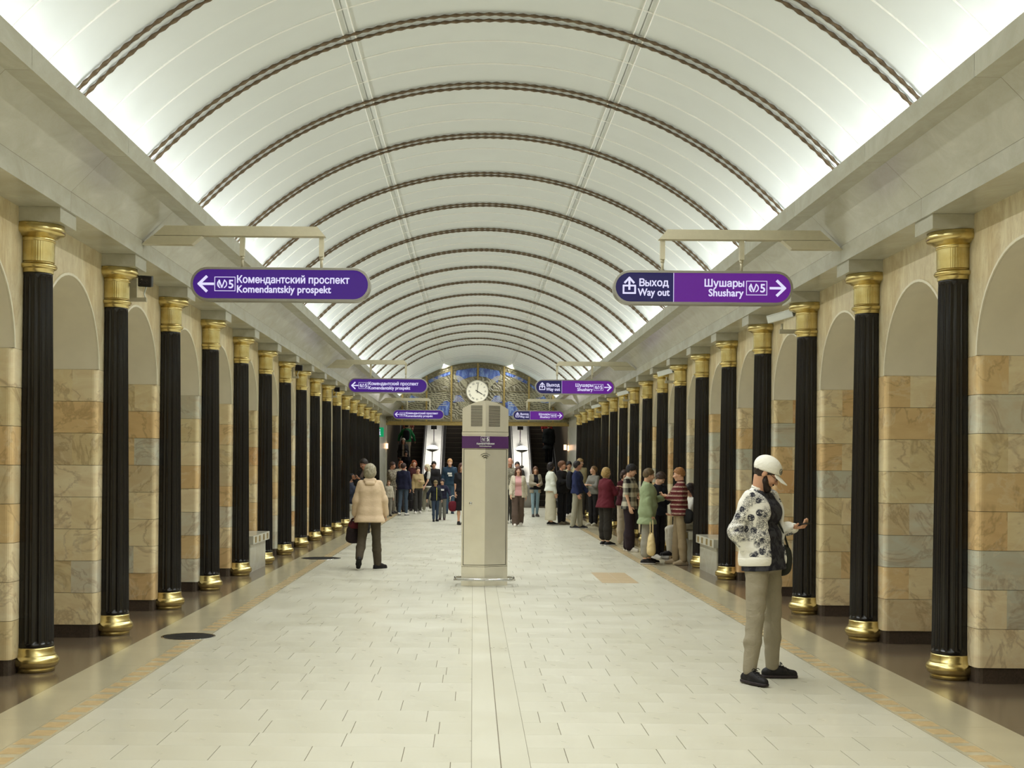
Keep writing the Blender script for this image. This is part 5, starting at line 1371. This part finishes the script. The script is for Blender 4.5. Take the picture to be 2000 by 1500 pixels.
P_('platinum blond woman in a black vest over a white tee, seen side-on', -1.85, 46.3, -70, 1.74, ('vest', (28, 30, 34), {'under': (228, 226, 218)}), ('trousers', (140, 138, 122)), ((222, 220, 206), (222, 220, 206)), ('long', (222, 210, 176)), (224, 178, 152), 'f', 1.0, arms=((4, 5, 12), (10, 5, 20)), legs=((10, 6), (-10, 6)), head=(8, 10), vox=.015)
P_('person in a black jacket with white piping behind the platinum blond woman', -1.66, 47.6, 10, 1.84, ('jacket', ((26, 24, 26))), ('trousers', (36, 34, 36)), (30, 30, 32), ('thick', (22, 20, 22)), (206, 158, 132), 'm', 1.15, vox=.018)
P_('young woman in a tan sweater with her hair tied up and dark trousers', -2.10, 44.0, 8, 1.64, ('sweater', (182, 160, 116), {'hem': .0}), ('trousers', (58, 56, 54)), ((226, 222, 214), (226, 222, 214)), ('bun', (70, 50, 40)), (224, 180, 154), 'f', .95, arms=((8, 6, 16), (20, 6, 80, 30)), legs=((10, 5), (-8, 7)), head=(6, -4), vox=.014)
P_('woman with curly red hair in a dark maroon top', -2.36, 46.6, 0, 1.88, ('sweater', (72, 32, 32)), ('trousers', (44, 40, 42)), (40, 36, 36), ('curly', (150, 74, 38)), (222, 172, 146), 'f', 1.1, head=(10, -4), vox=.016)
nb_ = P_('man in a navy jacket and jeans with his back turned', -2.52, 42.4, 165, 1.76, ('jacket', (30, 32, 58), {'hem': -.08}), ('jeans', (70, 84, 100)), ((226, 222, 216), (40, 40, 48)), ('short', (64, 44, 36)), (206, 150, 124), 'm', 1.0, arms=((0, 8, 10), (6, 8, 30)), head=(-20, 0), legs=((4, 3), (-8, 6)), vox=.014)
hang_bag(nb_, 0, .22, .26, .12, (24, 24, 28), 'black bag held low by the man in the navy jacket seen from behind', drop=.06)
P_('auburn-haired woman in a pale top behind the man in navy', -2.78, 45.4, 15, 1.84, ('blouse', (196, 188, 168)), ('trousers', (60, 58, 60)), (50, 48, 48), ('curly', (136, 72, 40)), (218, 168, 142), 'f', 1.0, vox=.017)
P_('small woman with light brown hair glimpsed behind the man in navy', -2.50, 47.9, 0, 1.74, ('sweater', (172, 140, 96)), ('trousers', (60, 58, 60)), (50, 48, 48), ('long', (166, 112, 58)), (222, 172, 146), 'f', 1.0, vox=.02)
gm = P_('man in a light grey sweatshirt and grey trousers with a dark cap', -3.0, 43.8, 60, 1.80, ('sweater', ((150, 142, 122), (96, 86, 76), 'blot')), ('trousers', (122, 116, 104)), (70, 66, 64), ('short', (70, 50, 42)), (202, 150, 122), 'm', 1.05, arms=((30, 6, 80, 30), (30, 6, 80, 30)), head=(10, 12), vox=.015)
P_('young child in pale clothes standing in front of the man in grey', -2.96, 41.5, 20, 1.18, ('sweater', ((190, 182, 164), (120, 112, 100), 'lines')), ('trousers', (132, 128, 118)), (70, 66, 64), ('short', (128, 92, 60)), (218, 172, 146), 'm', 1.0, vox=.015)
pm2 = P_('man in a black jacket reading his phone by the far left columns', -2.86, 31.2, -35, 1.84, ('jacket', (28, 26, 30), {'open': .05, 'under': (130, 112, 104)}), ('trousers', (34, 32, 34)), (28, 26, 28), ('short', (50, 42, 38)), (190, 138, 112), 'm', 1.0, arms=(HOLD, HOLD), head=(-10, 26), vox=.014)
phone(pm2, 1, 'phone in the hands of the man in black by the far left columns')
ps = P_('seated woman in a dark blue jacket using her phone on the far left bench', -3.70, 36.1, 75, 1.68, ('jacket', (40, 46, 62)), ('trousers', (58, 60, 76)), (30, 28, 32), ('long', (22, 18, 20)), (226, 178, 150), 'f', 1.0, arms=(HOLD, HOLD), legs=((82, 84), (80, 86)), sit=.575, head=(0, 22), vox=.014)
phone(ps, 0, 'phone held by the seated woman on the far left bench')
P_('seated woman in white clothes on the right bench behind the striped fleece', 3.72, 22.3, -80, 1.62, ('blouse', (222, 220, 210)), ('trousers', (206, 200, 186)), (40, 38, 42), ('long', (40, 28, 26)), (206, 156, 130), 'f', 1.0, arms=((24, 6, 60, 20), (24, 6, 60, 20)), legs=((80, 84), (82, 82)), sit=.575, head=(0, 16), vox=.014)
# riders on the escalators
def er(j): return EY + j * .4 + .2, rise * .4 * (j + 1)
y_, z_ = er(2); rr = P_('escalator rider in a black coat with dark hair low on the left escalator', -3.12, y_, 10, 1.62, ('coat', (24, 22, 30)), ('trousers', (24, 22, 30)), (24, 22, 26), ('bob', (24, 20, 22)), (196, 146, 122), 'f', 1.0, z=z_, vox=.018)
y_, z_ = er(4); rr = P_('woman in a white cap and black and white jacket on the left escalator', -3.28, y_, 5, 1.74, ('coat', (26, 24, 28), {'open': .04, 'under': (186, 170, 150), 'hem': -.3}), ('trousers', (200, 190, 168)), (200, 190, 168), ('long', (60, 40, 34)), (206, 152, 126), 'f', 1.0, z=z_, vox=.017); cap(rr, (206, 200, 186), brim=False)
y_, z_ = er(7); gh = P_('rider in a green hoodie with a black backpack on the left escalator', -3.20, y_, 180, 1.75, ('sweater', (34, 118, 70), {'hood': 1}), ('trousers', (196, 186, 160)), (40, 40, 40), ('thick', (30, 26, 28)), (206, 156, 130), 'm', 1.1, arms=((4, 28, 30), (4, 30, 30)), z=z_, vox=.017)
o = empty('backpack', W(gh, gh['tp']((0, .20, .26))), gh['root'].rotation_euler[2]); put('bag_body', [c.data for c in bpy.data.objects if c.name.startswith('bag_body') and c.parent and c.parent.get('category') == 'backpack'][0], o)
tag(o, 'black backpack on the rider in the green hoodie', 'backpack')
y_, z_ = er(10); P_('long-haired rider in a brown top and pale scarf high on the left escalator', -3.18, y_, 0, 1.76, ('coat', (120, 66, 56), {'open': .05, 'under': (200, 182, 146)}), ('skirt', (200, 192, 170)), (40, 36, 36), ('long', (120, 82, 66)), (214, 160, 132), 'f', 1.05, z=z_, vox=.018)
y_, z_ = er(7); P_('rider in a long black coat seen from behind on the right escalator', 3.26, y_, 180, 1.82, ('coat', (22, 28, 30), {'hem': -.35, 'flare': 2}), ('trousers', (20, 20, 26)), (22, 22, 24), ('short', (26, 22, 24)), (190, 140, 116), 'm', 1.25, z=z_, vox=.018)
y_, z_ = er(10); P_('rider in red clothes partly hidden above the black-coated rider', 3.22, y_, 10, 1.70, ('sweater', (150, 44, 44)), ('trousers', (40, 36, 40)), (30, 30, 30), ('short', (60, 40, 34)), (206, 150, 124), 'm', 1.0, z=z_, vox=.02)
cb = [r_ for r_ in bpy.data.objects if r_.get('label', '').startswith('woman in a pale blue cap')][0]
